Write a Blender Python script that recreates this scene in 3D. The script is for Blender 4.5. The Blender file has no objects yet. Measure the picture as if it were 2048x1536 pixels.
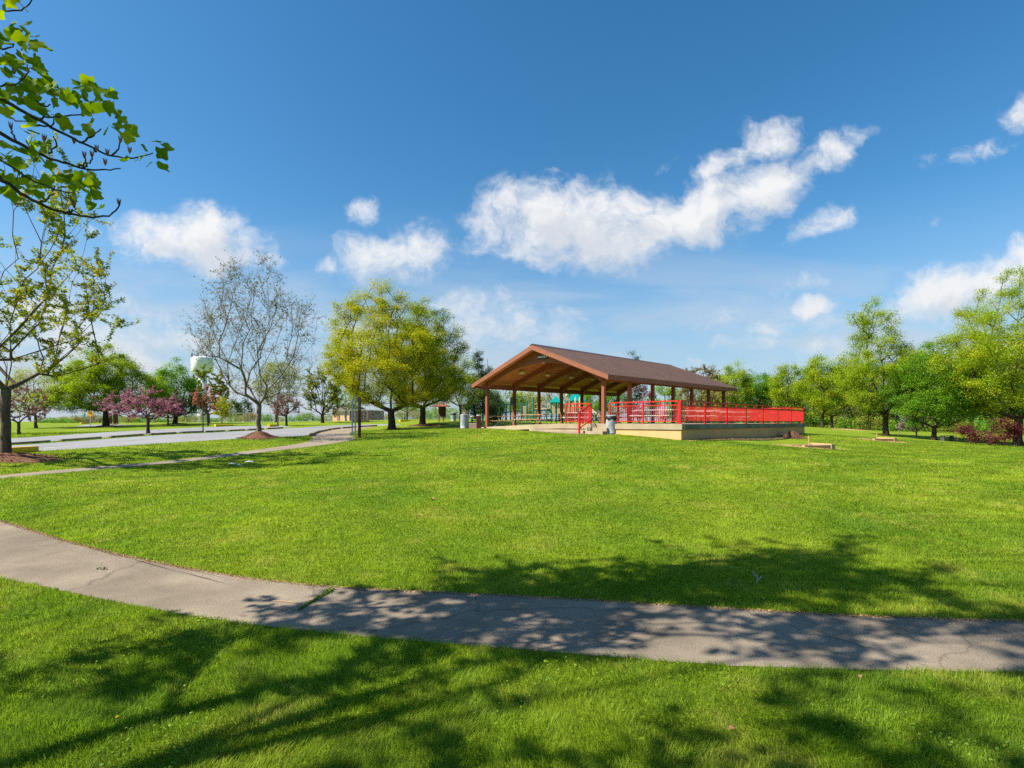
import bpy, math, random
import numpy as np
from mathutils import Vector, Matrix

random.seed(7)
SC = bpy.context.scene
COL = SC.collection
F, CX, HZ, CH = 1080.0, 1024.0, 843.0, 2.2      # focal length in photo pixels, principal column, horizon row, eye height
R = math.radians

# ------------------------------------------------------------------ materials
def new_mat(name):
    m = bpy.data.materials.new(name); m.use_nodes = True
    nt = m.node_tree; nt.nodes.clear()
    return m, nt
def N(nt, t, **kw):
    n = nt.nodes.new(t)
    for k, v in kw.items():
        if k in n.inputs.keys() if isinstance(k, str) else False: n.inputs[k].default_value = v
        else: setattr(n, k, v)
    return n
def L(nt, a, b): nt.links.new(a, b)
def rgba(c): return (c[0], c[1], c[2], 1.0)

def surf(name, c1, c2=None, scale=6.0, rough=0.75, bump=0.0, bscale=40.0, stretch=(1, 1, 1), c3=None, metallic=0.0, detail=5.0, spec=0.3, contrast=(0.3, 0.7)):
    """Painted / stone / timber surface with two colours mottled by noise, optional third fine speckle and bump."""
    m, nt = new_mat(name)
    tc = N(nt, 'ShaderNodeTexCoord'); mp = N(nt, 'ShaderNodeMapping'); mp.inputs['Scale'].default_value = stretch
    L(nt, tc.outputs['Object'], mp.inputs['Vector'])
    nz = N(nt, 'ShaderNodeTexNoise'); nz.inputs['Scale'].default_value = scale; nz.inputs['Detail'].default_value = detail
    L(nt, mp.outputs[0], nz.inputs['Vector'])
    cr = N(nt, 'ShaderNodeValToRGB')
    cr.color_ramp.elements[0].position = contrast[0]; cr.color_ramp.elements[1].position = contrast[1]
    c2 = c2 or tuple(min(1, x * 1.25) for x in c1)
    cr.color_ramp.elements[0].color = rgba(c1); cr.color_ramp.elements[1].color = rgba(c2)
    L(nt, nz.outputs['Fac'], cr.inputs['Fac'])
    out_c = cr.outputs['Color']
    if c3:
        n3 = N(nt, 'ShaderNodeTexNoise'); n3.inputs['Scale'].default_value = bscale; n3.inputs['Detail'].default_value = 3
        L(nt, mp.outputs[0], n3.inputs['Vector'])
        mr = N(nt, 'ShaderNodeMapRange'); mr.inputs['From Min'].default_value = 0.5; mr.inputs['From Max'].default_value = 0.72
        L(nt, n3.outputs['Fac'], mr.inputs['Value'])
        mx = N(nt, 'ShaderNodeMix', data_type='RGBA'); L(nt, mr.outputs[0], mx.inputs['Factor'])
        L(nt, out_c, mx.inputs['A']); mx.inputs['B'].default_value = rgba(c3); out_c = mx.outputs['Result']
    b = N(nt, 'ShaderNodeBsdfPrincipled'); b.inputs['Roughness'].default_value = rough; b.inputs['Metallic'].default_value = metallic
    b.inputs['Specular IOR Level'].default_value = spec
    L(nt, out_c, b.inputs['Base Color'])
    if bump:
        nb = N(nt, 'ShaderNodeTexNoise'); nb.inputs['Scale'].default_value = bscale; nb.inputs['Detail'].default_value = 4
        L(nt, mp.outputs[0], nb.inputs['Vector'])
        bp = N(nt, 'ShaderNodeBump'); bp.inputs['Strength'].default_value = bump; bp.inputs['Distance'].default_value = 0.02
        L(nt, nb.outputs['Fac'], bp.inputs['Height']); L(nt, bp.outputs[0], b.inputs['Normal'])
    o = N(nt, 'ShaderNodeOutputMaterial'); L(nt, b.outputs[0], o.inputs['Surface'])
    return m

def leaf_mat(name, cols, trans=0.45, gloss=0.018, gain=1.75):
    """Leaf: colour from the per-leaf attribute 'tint', diffuse + translucent + a little gloss."""
    m, nt = new_mat(name)
    cols = [tuple(min(.8, v * gain) for v in c) for c in cols]
    at = N(nt, 'ShaderNodeAttribute', attribute_name='tint')
    cr = N(nt, 'ShaderNodeValToRGB'); e = cr.color_ramp.elements
    e[0].color = rgba(cols[0]); e[1].color = rgba(cols[-1])
    for i, c in enumerate(cols[1:-1]):
        x = e.new((i + 1) / (len(cols) - 1)); x.color = rgba(c)
    L(nt, at.outputs['Fac'], cr.inputs['Fac'])
    d = N(nt, 'ShaderNodeBsdfDiffuse'); t = N(nt, 'ShaderNodeBsdfTranslucent')
    hs = N(nt, 'ShaderNodeHueSaturation'); hs.inputs['Value'].default_value = 1.15; hs.inputs['Saturation'].default_value = 1.05; hs.inputs['Hue'].default_value = 0.492
    L(nt, cr.outputs[0], d.inputs['Color']); L(nt, cr.outputs[0], hs.inputs['Color']); L(nt, hs.outputs[0], t.inputs['Color'])
    mx = N(nt, 'ShaderNodeMixShader'); mx.inputs[0].default_value = trans
    L(nt, d.outputs[0], mx.inputs[1]); L(nt, t.outputs[0], mx.inputs[2])
    g = N(nt, 'ShaderNodeBsdfGlossy'); g.inputs['Roughness'].default_value = 0.6
    m2 = N(nt, 'ShaderNodeMixShader'); m2.inputs[0].default_value = gloss
    L(nt, mx.outputs[0], m2.inputs[1]); L(nt, g.outputs[0], m2.inputs[2])
    o = N(nt, 'ShaderNodeOutputMaterial'); L(nt, m2.outputs[0], o.inputs['Surface'])
    return m

# ------------------------------------------------------------------ meshes and objects
class MB:
    """Collects shapes and links them as ONE mesh object."""
    def __init__(s): s.v = []; s.f = []
    def add(s, vs, fs):
        n = len(s.v); s.v += [tuple(map(float, p)) for p in vs]; s.f += [tuple(n + i for i in q) for q in fs]; return s
    def box(s, x0, x1, y0, y1, z0, z1, bev=0.0):
        if bev <= 0:
            return s.add([(x0, y0, z0), (x1, y0, z0), (x1, y1, z0), (x0, y1, z0), (x0, y0, z1), (x1, y0, z1), (x1, y1, z1), (x0, y1, z1)],
                         [(0, 3, 2, 1), (4, 5, 6, 7), (0, 1, 5, 4), (1, 2, 6, 5), (2, 3, 7, 6), (3, 0, 4, 7)])
        b = bev; vs = []
        for (z, i) in ((z0, b), (z0 + b, 0), (z1 - b, 0), (z1, b)):
            vs += [(x0 + i + (b if i == 0 else 0), y0 + i, z), (x1 - i - (b if i == 0 else 0), y0 + i, z), (x1 - i, y0 + i + (b if i == 0 else 0), z), (x1 - i, y1 - i - (b if i == 0 else 0), z),
                   (x1 - i - (b if i == 0 else 0), y1 - i, z), (x0 + i + (b if i == 0 else 0), y1 - i, z), (x0 + i, y1 - i - (b if i == 0 else 0), z), (x0 + i, y0 + i + (b if i == 0 else 0), z)]
        fs = [tuple(range(7, -1, -1)), tuple(range(24, 32))]
        for k in range(3):
            for j in range(8): fs.append((k * 8 + j, k * 8 + (j + 1) % 8, k * 8 + 8 + (j + 1) % 8, k * 8 + 8 + j))
        return s.add(vs, fs)
    def bar(s, p, q, w, h, up=(0, 0, 1)):
        p = Vector(p); q = Vector(q); d = (q - p).normalized(); up = Vector(up)
        if abs(d.dot(up)) > 0.99: up = Vector((1, 0, 0))
        x = d.cross(up).normalized(); y = x.cross(d).normalized(); vs = []
        for c in (p, q):
            for a, b in ((-1, -1), (1, -1), (1, 1), (-1, 1)): vs.append(c + x * a * w / 2 + y * b * h / 2)
        return s.add(vs, [(0, 3, 2, 1), (4, 5, 6, 7), (0, 1, 5, 4), (1, 2, 6, 5), (2, 3, 7, 6), (3, 0, 4, 7)])
    def tube(s, pts, rad, n=8, cap=True):
        pts = [Vector(p) for p in pts]; m = len(pts)
        rad = rad if hasattr(rad, '__len__') else [rad] * m
        vs = []; prev = None
        for i in range(m):
            d = (pts[min(i + 1, m - 1)] - pts[max(i - 1, 0)]).normalized()
            x = prev if prev is not None else (Vector((0, 0, 1)) if abs(d.z) < 0.9 else Vector((1, 0, 0)))
            x = (x - d * x.dot(d)).normalized(); prev = x; y = d.cross(x)
            for k in range(n):
                a = 2 * math.pi * k / n; vs.append(pts[i] + (x * math.cos(a) + y * math.sin(a)) * rad[i])
        fs = []
        for i in range(m - 1):
            for k in range(n): fs.append((i * n + k, i * n + (k + 1) % n, (i + 1) * n + (k + 1) % n, (i + 1) * n + k))
        if cap: fs += [tuple(range(n - 1, -1, -1)), tuple(range((m - 1) * n, m * n))]
        return s.add(vs, fs)
    def lathe(s, prof, n=24, c=(0, 0, 0), cap=True):
        vs = []; m = len(prof)
        for r, z in prof:
            for k in range(n):
                a = 2 * math.pi * k / n; vs.append((c[0] + r * math.cos(a), c[1] + r * math.sin(a), c[2] + z))
        fs = []
        for i in range(m - 1):
            for k in range(n): fs.append((i * n + k, i * n + (k + 1) % n, (i + 1) * n + (k + 1) % n, (i + 1) * n + k))
        if cap: fs += [tuple(range(n - 1, -1, -1)), tuple(range((m - 1) * n, m * n))]
        return s.add(vs, fs)
    def prism(s, poly, a, b, axis='y'):
        """Outline poly (two coordinates) extruded from a to b along an axis."""
        n = len(poly)
        f3 = {'y': lambda p, t: (p[0], t, p[1]), 'z': lambda p, t: (p[0], p[1], t), 'x': lambda p, t: (t, p[0], p[1])}[axis]
        vs = [f3(p, a) for p in poly] + [f3(p, b) for p in poly]
        fs = [tuple(range(n)), tuple(range(2 * n - 1, n - 1, -1))] + [(i, n + i, n + (i + 1) % n, (i + 1) % n) for i in range(n)]
        return s.add(vs, fs)
    def build(s, name, mat, parent=None, loc=None, rz=0, smooth=False):
        me = bpy.data.meshes.new(name); me.from_pydata(s.v, [], s.f); me.validate()
        import bmesh
        bm = bmesh.new(); bm.from_mesh(me); bmesh.ops.recalc_face_normals(bm, faces=bm.faces); bm.to_mesh(me); bm.free()
        if smooth: me.polygons.foreach_set('use_smooth', [True] * len(me.polygons))
        me.materials.append(mat)
        return link(name, me, parent, loc, rz)

def link(name, me, parent=None, loc=None, rz=0):
    o = bpy.data.objects.new(name, me); COL.objects.link(o)
    if parent: o.parent = parent
    if loc is not None: o.location = loc
    o.rotation_euler.z = rz
    return o
def np_mesh(name, V, Fc, mat, tint=None, smooth=False):
    """Fast mesh from arrays; Fc is (n,3) or (n,4)."""
    me = bpy.data.meshes.new(name); V = np.asarray(V, np.float32); Fc = np.asarray(Fc, np.int32)
    n, k = Fc.shape
    me.vertices.add(len(V)); me.vertices.foreach_set('co', V.ravel())
    me.loops.add(n * k); me.loops.foreach_set('vertex_index', Fc.ravel())
    me.polygons.add(n); me.polygons.foreach_set('loop_start', np.arange(0, n * k, k, dtype=np.int32))
    me.update(calc_edges=True)
    if smooth: me.polygons.foreach_set('use_smooth', np.ones(n, bool))
    if tint is not None:
        a = me.attributes.new('tint', 'FLOAT', 'FACE'); a.data.foreach_set('value', np.asarray(tint, np.float32))
    me.materials.append(mat)
    return me
def tag(o, label=None, cat=None, group=None, kind=None):
    if label: o['label'] = label
    if cat: o['category'] = cat
    if group: o['group'] = group
    if kind: o['kind'] = kind
    return o
def thing(name, label, cat, loc, rz=0, group=None):
    o = bpy.data.objects.new(name, None); COL.objects.link(o); o.location = loc; o.rotation_euler.z = rz
    o.empty_display_size = 0.2
    return tag(o, label, cat, group)
def copy_tree(o, parent=None):
    c = o.copy(); COL.objects.link(c)
    if parent: c.parent = parent
    for ch in o.children: copy_tree(ch, c)
    return c

# ------------------------------------------------------------------ the lie of the land
def xyz(px, py, Z): return np.array([(px - CX) * Z / F, Z, CH + (HZ - py) * Z / F])
_ctl = [(0, 953, 15.5), (350, 924, 20.5), (650, 888, 27), (700, 873, 30), (10, 912, 19), (60, 903, 21), (400, 882, 27), (620, 873, 31),
        (60, 887, 28), (400, 865, 40), (600, 855, 52), (60, 875, 36), (400, 856, 52), (60, 849, 75), (212, 853, 58), (296, 866, 38),
        (350, 848, 66), (575, 851, 58), (645, 846, 66), (784, 861, 45), (845, 852, 53), (719, 873, 30), (516, 873, 29),
        (860, 838, 85), (640, 843, 85), (430, 846, 85), (885, 843.5, 60), (973, 856, 39.3), (928, 857, 38), (1060, 860, 34),
        (1160, 867, 28.5), (1240, 868, 28), (1367, 880, 25.65), (1611, 866, 38.9), (1490, 873, 32), (1620, 894, 30), (1755, 881, 38.5),
        (1772, 872, 55), (1868, 880, 50), (2038, 892, 47), (1640, 855, 75), (1900, 868, 80), (2048, 925, 20), (900, 887, 27),
        (1024, 960, 15), (700, 960, 15), (1400, 960, 15), (1700, 962, 15), (1024, 1190, 6.6), (1150, 846, 60), (1150, 842, 100),
        (1350, 848, 60), (100, 846, 150), (1024, 842, 150), (1900, 858, 130), (-200, 900, 25), (-200, 870, 45), (2300, 900, 45)]
_P = [xyz(*c) for c in _ctl]
_P += [np.array([x, y, 0.0]) for x in (-14, -7, 0, 7, 14) for y in (-16, -6, 1.5, 5)]
_P = np.array(_P); _C = 5.0
def _phi(r2): return np.sqrt(r2 + _C * _C)
_A = _phi(((_P[:, None, :2] - _P[None, :, :2]) ** 2).sum(-1)); _n = len(_P)
_M = np.zeros((_n + 3, _n + 3)); _M[:_n, :_n] = _A - 0.4 * np.eye(_n)
_M[:_n, _n] = 1; _M[:_n, _n + 1:] = _P[:, :2]; _M[_n:, :_n] = _M[:_n, _n:].T
_W = np.linalg.solve(_M, np.concatenate([_P[:, 2], np.zeros(3)]))
def G(x, y):
    """Ground height."""
    x = np.asarray(x, float); y = np.asarray(y, float); sh = np.broadcast(x, y).shape
    xf = np.broadcast_to(x, sh).ravel(); yf = np.broadcast_to(y, sh).ravel(); out = np.empty(len(xf))
    for i in range(0, len(xf), 20000):
        a, b = xf[i:i + 20000], yf[i:i + 20000]
        z = _phi((a[:, None] - _P[None, :, 0]) ** 2 + (b[:, None] - _P[None, :, 1]) ** 2) @ _W[:_n] + _W[_n] + a * _W[_n + 1] + b * _W[_n + 2]
        far = np.clip((np.hypot(a, b) - 130) / 120, 0, 1); far = far * far * (3 - 2 * far)
        near = np.clip((-b - 8) / 12, 0, 1)
        z = z * (1 - far) + (1.75 - 0.0008 * np.clip(np.hypot(a, b) - 250, 0, 3000) * (a > 0) * 0) * far
        out[i:i + 20000] = z * (1 - near)
    return out.reshape(sh) if sh else float(out[0])
def gp(px, Z, dz=0.0):
    x = (px - CX) * Z / F
    return (x, Z, float(G(x, Z)) + dz)
_zs = np.geomspace(2.0, 260, 1500)
def hit(px, py):
    """Where the photograph's ray through (px, py) meets the ground."""
    x = (px - CX) * _zs / F; z = CH + (HZ - py) * _zs / F
    k = np.nonzero(z <= G(x, _zs))[0]
    i = k[0] if len(k) else len(_zs) - 1
    lo, hi = _zs[max(i - 1, 0)], _zs[i]
    for _ in range(25):
        m = (lo + hi) / 2
        if CH + (HZ - py) * m / F <= float(G((px - CX) * m / F, m)): hi = m
        else: lo = m
    return np.array([(px - CX) * hi / F, hi])
def line(pts): return np.array([hit(*p) for p in pts])
def resample(P, n, smooth=True):
    P = np.asarray(P, float)
    if smooth and len(P) > 2:
        for _ in range(2):
            Q = [P[0]]
            for i in range(len(P) - 1): Q += [P[i] * .75 + P[i + 1] * .25, P[i] * .25 + P[i + 1] * .75]
            P = np.array(Q + [P[-1]])
    d = np.concatenate([[0], np.cumsum(np.linalg.norm(np.diff(P, axis=0), axis=1))]); t = np.linspace(0, d[-1], n)
    return np.stack([np.interp(t, d, P[:, k]) for k in range(P.shape[1])], 1)
POLYS = {}
def strip(name, A, B, n, m, lift, mat, kind='structure', jag=0.0):
    A, B = resample(A, n), resample(B, n)
    if jag:
        rg = np.random.default_rng(3); A = A + rg.normal(0, jag, A.shape); B = B + rg.normal(0, jag, B.shape)
    POLYS[name] = np.concatenate([A, B[::-1]])
    t = np.linspace(0, 1, m)[None, :, None]; Pg = A[:, None] * (1 - t) + B[:, None] * t
    z = G(Pg[..., 0], Pg[..., 1]) + lift
    V = np.concatenate([Pg, z[..., None]], -1).reshape(-1, 3)
    i, j = np.meshgrid(np.arange(n - 1), np.arange(m - 1), indexing='ij'); q = (i * m + j).ravel()
    Fc = np.stack([q, q + 1, q + m + 1, q + m], 1)
    me = np_mesh(name, V, Fc, mat, smooth=True)
    if me.polygons[0].normal.z < 0: me.flip_normals()
    o = link(name, me); tag(o, kind=kind); return o
def inside(poly, x, y):
    r = np.zeros(x.shape, bool); n = len(poly)
    bx = (x >= poly[:, 0].min()) & (x <= poly[:, 0].max()) & (y >= poly[:, 1].min()) & (y <= poly[:, 1].max())
    xs, ys = x[bx], y[bx]; c = np.zeros(xs.shape, bool)
    for k in range(n):
        x0, y0 = poly[k]; x1, y1 = poly[(k + 1) % n]
        if y0 == y1: continue
        c ^= ((y0 > ys) != (y1 > ys)) & (xs < (x1 - x0) * (ys - y0) / (y1 - y0) + x0)
    r[bx] = c; return r

# ground sheet: fine where the camera looks, coarse to the horizon
def axis(segs):
    out = []
    for a, b, st in segs: out += list(np.arange(a, b, st))
    return np.array(out + [segs[-1][1]])
gx = axis([(-3000, -400, 400), (-400, -150, 25), (-150, -46, 4), (-46, 46, 0.55), (46, 150, 4), (150, 400, 25), (400, 3000, 400)])
gy = axis([(-400, -40, 60), (-40, -4, 3), (-4, 64, 0.55), (64, 120, 2), (120, 300, 12), (300, 3000, 300)])

# lawn material: several greens, dry patches, mowing streaks; used by the ground and tuned with the blades
def lawn_nodes(nt, vec):
    n1 = N(nt, 'ShaderNodeTexNoise'); n1.inputs['Scale'].default_value = 0.35; n1.inputs['Detail'].default_value = 6; n1.inputs['Roughness'].default_value = 0.65
    L(nt, vec, n1.inputs['Vector'])
    c1 = N(nt, 'ShaderNodeValToRGB'); e = c1.color_ramp.elements
    e[0].position = 0.32; e[0].color = rgba((0.102, 0.186, 0.009)); e[1].position = 0.68; e[1].color = rgba((0.218, 0.284, 0.015))
    L(nt, n1.outputs['Fac'], c1.inputs['Fac'])
    n2 = N(nt, 'ShaderNodeTexNoise'); n2.inputs['Scale'].default_value = 0.9; n2.inputs['Detail'].default_value = 8; n2.inputs['Roughness'].default_value = 0.7
    L(nt, vec, n2.inputs['Vector'])
    mr = N(nt, 'ShaderNodeMapRange'); mr.inputs['From Min'].default_value = 0.53; mr.inputs['From Max'].default_value = 0.70; mr.inputs['To Max'].default_value = 0.6
    L(nt, n2.outputs['Fac'], mr.inputs['Value'])
    mx = N(nt, 'ShaderNodeMix', data_type='RGBA'); L(nt, mr.outputs[0], mx.inputs['Factor']); L(nt, c1.outputs[0], mx.inputs['A']); mx.inputs['B'].default_value = rgba((0.36, 0.33, 0.06))
    return mx.outputs['Result']
def ground_material():
    m, nt = new_mat('lawn')
    tc = N(nt, 'ShaderNodeTexCoord'); col = lawn_nodes(nt, tc.outputs['Object'])
    n3 = N(nt, 'ShaderNodeTexNoise'); n3.inputs['Scale'].default_value = 14; n3.inputs['Detail'].default_value = 6; L(nt, tc.outputs['Object'], n3.inputs['Vector'])
    hs = N(nt, 'ShaderNodeHueSaturation'); mr = N(nt, 'ShaderNodeMapRange'); mr.inputs['From Min'].default_value = 0.25; mr.inputs['From Max'].default_value = 0.75
    mr.inputs['To Min'].default_value = 0.6; mr.inputs['To Max'].default_value = 1.35
    L(nt, n3.outputs['Fac'], mr.inputs['Value']); L(nt, mr.outputs[0], hs.inputs['Value']); L(nt, col, hs.inputs['Color'])
    b = N(nt, 'ShaderNodeBsdfPrincipled'); b.inputs['Roughness'].default_value = 0.95; b.inputs['Specular IOR Level'].default_value = 0.1
    L(nt, hs.outputs[0], b.inputs['Base Color'])
    n4 = N(nt, 'ShaderNodeTexNoise'); n4.inputs['Scale'].default_value = 30; n4.inputs['Detail'].default_value = 4; L(nt, tc.outputs['Object'], n4.inputs['Vector'])
    bp = N(nt, 'ShaderNodeBump'); bp.inputs['Strength'].default_value = 0.9; bp.inputs['Distance'].default_value = 0.05
    L(nt, n4.outputs['Fac'], bp.inputs['Height']); L(nt, bp.outputs[0], b.inputs['Normal'])
    o = N(nt, 'ShaderNodeOutputMaterial'); L(nt, b.outputs[0], o.inputs['Surface'])
    return m
M_lawn = ground_material()
xx, yy = np.meshgrid(gx, gy, indexing='ij')
zz = G(xx, yy)
V = np.stack([xx, yy, zz], -1).reshape(-1, 3); ny = len(gy)
i, j = np.meshgrid(np.arange(len(gx) - 1), np.arange(ny - 1), indexing='ij'); q = (i * ny + j).ravel()
tag(link('ground', np_mesh('ground', V, np.stack([q, q + ny, q + ny + 1, q + 1], 1), M_lawn, smooth=True)), kind='structure')

# ------------------------------------------------------------------ paths and roads
M_path = surf('path_asphalt', (0.185, 0.148, 0.108), (0.285, 0.232, 0.172), scale=1.1, rough=0.95, bump=0.5, bscale=75, c3=(0.13, 0.112, 0.092), spec=0.15, detail=8)
def crack_path(m):
    nt = m.node_tree; b = next(n for n in nt.nodes if n.type == 'BSDF_PRINCIPLED'); src = b.inputs['Base Color'].links[0].from_socket; tc = next(n for n in nt.nodes if n.type == 'TEX_COORD')
    wz = N(nt, 'ShaderNodeTexNoise'); wz.inputs['Scale'].default_value = 2.5; wz.inputs['Detail'].default_value = 6; L(nt, tc.outputs['Object'], wz.inputs['Vector'])
    ad = N(nt, 'ShaderNodeVectorMath', operation='MULTIPLY_ADD'); L(nt, wz.outputs['Color'], ad.inputs[0]); ad.inputs[1].default_value = (.5, .5, 0); L(nt, tc.outputs['Object'], ad.inputs[2])
    vo = N(nt, 'ShaderNodeTexVoronoi', feature='DISTANCE_TO_EDGE'); vo.inputs['Scale'].default_value = .27; L(nt, ad.outputs[0], vo.inputs['Vector'])
    mr = N(nt, 'ShaderNodeMapRange'); mr.inputs['From Min'].default_value = .0025; mr.inputs['From Max'].default_value = .006; mr.inputs['To Min'].default_value = .72; mr.inputs['To Max'].default_value = 1; L(nt, vo.outputs['Distance'], mr.inputs['Value'])
    st = N(nt, 'ShaderNodeTexNoise'); st.inputs['Scale'].default_value = .45; st.inputs['Detail'].default_value = 7; st.inputs['Roughness'].default_value = .65; L(nt, tc.outputs['Object'], st.inputs['Vector'])
    m2 = N(nt, 'ShaderNodeMapRange'); m2.inputs['From Min'].default_value = .35; m2.inputs['From Max'].default_value = .65; m2.inputs['To Min'].default_value = .72; m2.inputs['To Max'].default_value = 1.2; L(nt, st.outputs['Fac'], m2.inputs['Value'])
    mu = N(nt, 'ShaderNodeMath', operation='MULTIPLY'); L(nt, mr.outputs[0], mu.inputs[0]); L(nt, m2.outputs[0], mu.inputs[1])
    hs = N(nt, 'ShaderNodeHueSaturation'); L(nt, mu.outputs[0], hs.inputs['Value']); L(nt, src, hs.inputs['Color']); L(nt, hs.outputs[0], b.inputs['Base Color'])
crack_path(M_path)
M_walk = surf('walk_concrete', (0.22, 0.18, 0.135), (0.30, 0.245, 0.185), scale=0.8, rough=0.95, bump=0.3, bscale=60, c3=(0.17, 0.14, 0.105), spec=0.15)
M_road = surf('road_asphalt', (0.19, 0.19, 0.205), (0.27, 0.27, 0.28), scale=0.35, rough=0.9, bump=0.2, bscale=40, stretch=(1, 1, 1), c3=(0.22, 0.22, 0.23), spec=0.2, detail=7)
UP = [(-420, 905), (-200, 975), (0, 1040), (120, 1079), (230, 1108), (420, 1146), (600, 1170), (800, 1182), (1024, 1191), (1400, 1214), (1700, 1232), (2048, 1243), (2500, 1252)]
LO = [(-420, 1070), (-200, 1118), (0, 1157), (120, 1181), (230, 1205), (400, 1236), (560, 1258), (800, 1281), (1024, 1298), (1300, 1322), (1500, 1335), (1800, 1343), (2048, 1346), (2500, 1349)]
strip('path', line(UP), line(LO), 260, 12, 0.006, M_path, jag=0.006)
strip('sidewalk', line([(-260, 985), (-100, 963), (0, 951), (180, 935), (340, 921.5), (450, 908), (535, 896.5), (600, 888), (628, 880), (623, 871.5), (640, 864), (670, 858.3), (700, 856), (740, 853)]),
      line([(-260, 993), (-100, 969), (0, 957), (180, 941), (340, 927), (450, 914), (535, 903.5), (620, 893.5), (690, 884), (716, 877), (698, 871), (701, 865), (716, 858.5), (748, 854)]), 150, 8, 0.006, M_walk, jag=0.004)
ROADN = [(-260, 925), (-100, 913), (60, 903.5), (200, 895), (300, 888), (400, 882), (480, 877.5), (560, 874), (612, 872.5), (626, 868), (640, 863.5), (670, 857.8), (700, 855), (740, 852.3), (800, 850)]
ROADM = [(-260, 908), (-100, 899), (60, 889), (200, 879), (300, 872), (400, 866.5), (520, 860), (600, 855.5), (640, 852.5), (690, 850), (740, 848.8), (800, 847.8)]
strip('road', line(ROADN), line(ROADM), 170, 14, 0.006, M_road)
strip('parking_lane', line([(-260, 905), (-100, 896), (60, 886), (200, 876.3), (300, 869.5), (400, 864.3), (520, 858.3), (585, 854.3)]),
      line([(-260, 889), (-100, 883), (60, 875), (200, 865.3), (300, 859.7), (400, 855), (470, 852.3), (560, 851)]), 120, 12, 0.006, M_road)
strip('drive', line([(150, 853.5), (190, 852.6), (240, 852.2), (262, 852)]), line([(170, 849.5), (200, 849.3), (240, 849.6), (266, 850.3)]), 30, 6, 0.006, M_road)
strip('shelter_walk', line([(896, 857.6), (980, 857.8), (1030, 859.5), (1060, 862), (1110, 866), (1160, 869), (1240, 869.5), (1290, 868)]),
      line([(896, 855.5), (980, 855), (1030, 855), (1060, 856), (1110, 858), (1160, 860), (1240, 862), (1290, 863)]), 60, 8, 0.012, M_walk)
# faded white line on the road by the maple
M_line = surf('faded_paint', (0.5, 0.5, 0.5), (0.62, 0.62, 0.62), scale=8)
strip('road_marking', line([(88, 897.2), (116, 895.2), (158, 892)]), line([(88, 896.6), (116, 894.7), (158, 891.6)]), 20, 3, 0.012, M_line)

# ------------------------------------------------------------------ colours
M_post = surf('stained_post', (0.19, 0.062, 0.028), (0.27, 0.095, 0.045), scale=3, stretch=(9, 9, 1), rough=0.7, bump=0.15, bscale=20)
M_beam = surf('stained_beam', (0.20, 0.07, 0.03), (0.28, 0.10, 0.042), scale=3, stretch=(1, 9, 9), rough=0.65)
M_fascia = surf('fascia_paint', (0.20, 0.072, 0.037), (0.25, 0.092, 0.048), scale=2.5, rough=0.6)
M_roof = surf('metal_roof', (0.066, 0.035, 0.027), (0.088, 0.046, 0.036), scale=0.8, rough=0.42, spec=0.5, detail=3)
def plank_mat():
    m, nt = new_mat('ceiling_planks')
    tc = N(nt, 'ShaderNodeTexCoord'); sp = N(nt, 'ShaderNodeSeparateXYZ'); L(nt, tc.outputs['Object'], sp.inputs[0])
    mu = N(nt, 'ShaderNodeMath', operation='MULTIPLY'); L(nt, sp.outputs['X'], mu.inputs[0]); mu.inputs[1].default_value = 1 / 0.15
    fl = N(nt, 'ShaderNodeMath', operation='FLOOR'); L(nt, mu.outputs[0], fl.inputs[0])
    wn = N(nt, 'ShaderNodeTexWhiteNoise', noise_dimensions='1D'); L(nt, fl.outputs[0], wn.inputs['W'])
    nz = N(nt, 'ShaderNodeTexNoise'); nz.inputs['Scale'].default_value = 4; mp = N(nt, 'ShaderNodeMapping'); mp.inputs['Scale'].default_value = (6, 0.6, 6)
    L(nt, tc.outputs['Object'], mp.inputs[0]); L(nt, mp.outputs[0], nz.inputs['Vector'])
    ad = N(nt, 'ShaderNodeMath', operation='ADD'); L(nt, wn.outputs['Value'], ad.inputs[0]); L(nt, nz.outputs['Fac'], ad.inputs[1])
    mr = N(nt, 'ShaderNodeMapRange'); mr.inputs['From Max'].default_value = 1.7; L(nt, ad.outputs[0], mr.inputs['Value'])
    cr = N(nt, 'ShaderNodeValToRGB'); cr.color_ramp.elements[0].color = rgba((0.40, 0.13, 0.05)); cr.color_ramp.elements[1].color = rgba((0.60, 0.235, 0.10))
    L(nt, mr.outputs[0], cr.inputs[0])
    b = N(nt, 'ShaderNodeBsdfPrincipled'); b.inputs['Roughness'].default_value = 0.6; L(nt, cr.outputs[0], b.inputs['Base Color'])
    o = N(nt, 'ShaderNodeOutputMaterial'); L(nt, b.outputs[0], o.inputs[0]); return m
M_plank = plank_mat()
M_black = surf('black_plastic', (0.012, 0.012, 0.013), (0.02, 0.02, 0.02), rough=0.45)
M_white = surf('white_paint', (0.72, 0.72, 0.72), (0.8, 0.8, 0.8), rough=0.5)
M_lamp = surf('lamp_lens', (0.62, 0.55, 0.38), (0.7, 0.62, 0.45), rough=0.35)
M_red = surf('red_paint', (0.44, 0.008, 0.008), (0.52, 0.014, 0.010), scale=5, rough=0.42, spec=0.4, c3=(0.40, 0.03, 0.022), bscale=7)
M_slab = surf('slab_concrete', (0.28, 0.225, 0.15), (0.39, 0.315, 0.21), scale=1.6, rough=0.9, bump=0.15, bscale=30, c3=(0.26, 0.21, 0.14))
M_slabshade = surf('shaded_slab_edge', (0.11, 0.11, 0.085), (0.27, 0.25, 0.19), scale=1.3, rough=0.9, bump=0.2, bscale=30, c3=(0.08, 0.08, 0.065))  # slab concrete darkened: the shade on its right side put into the colour
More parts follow.
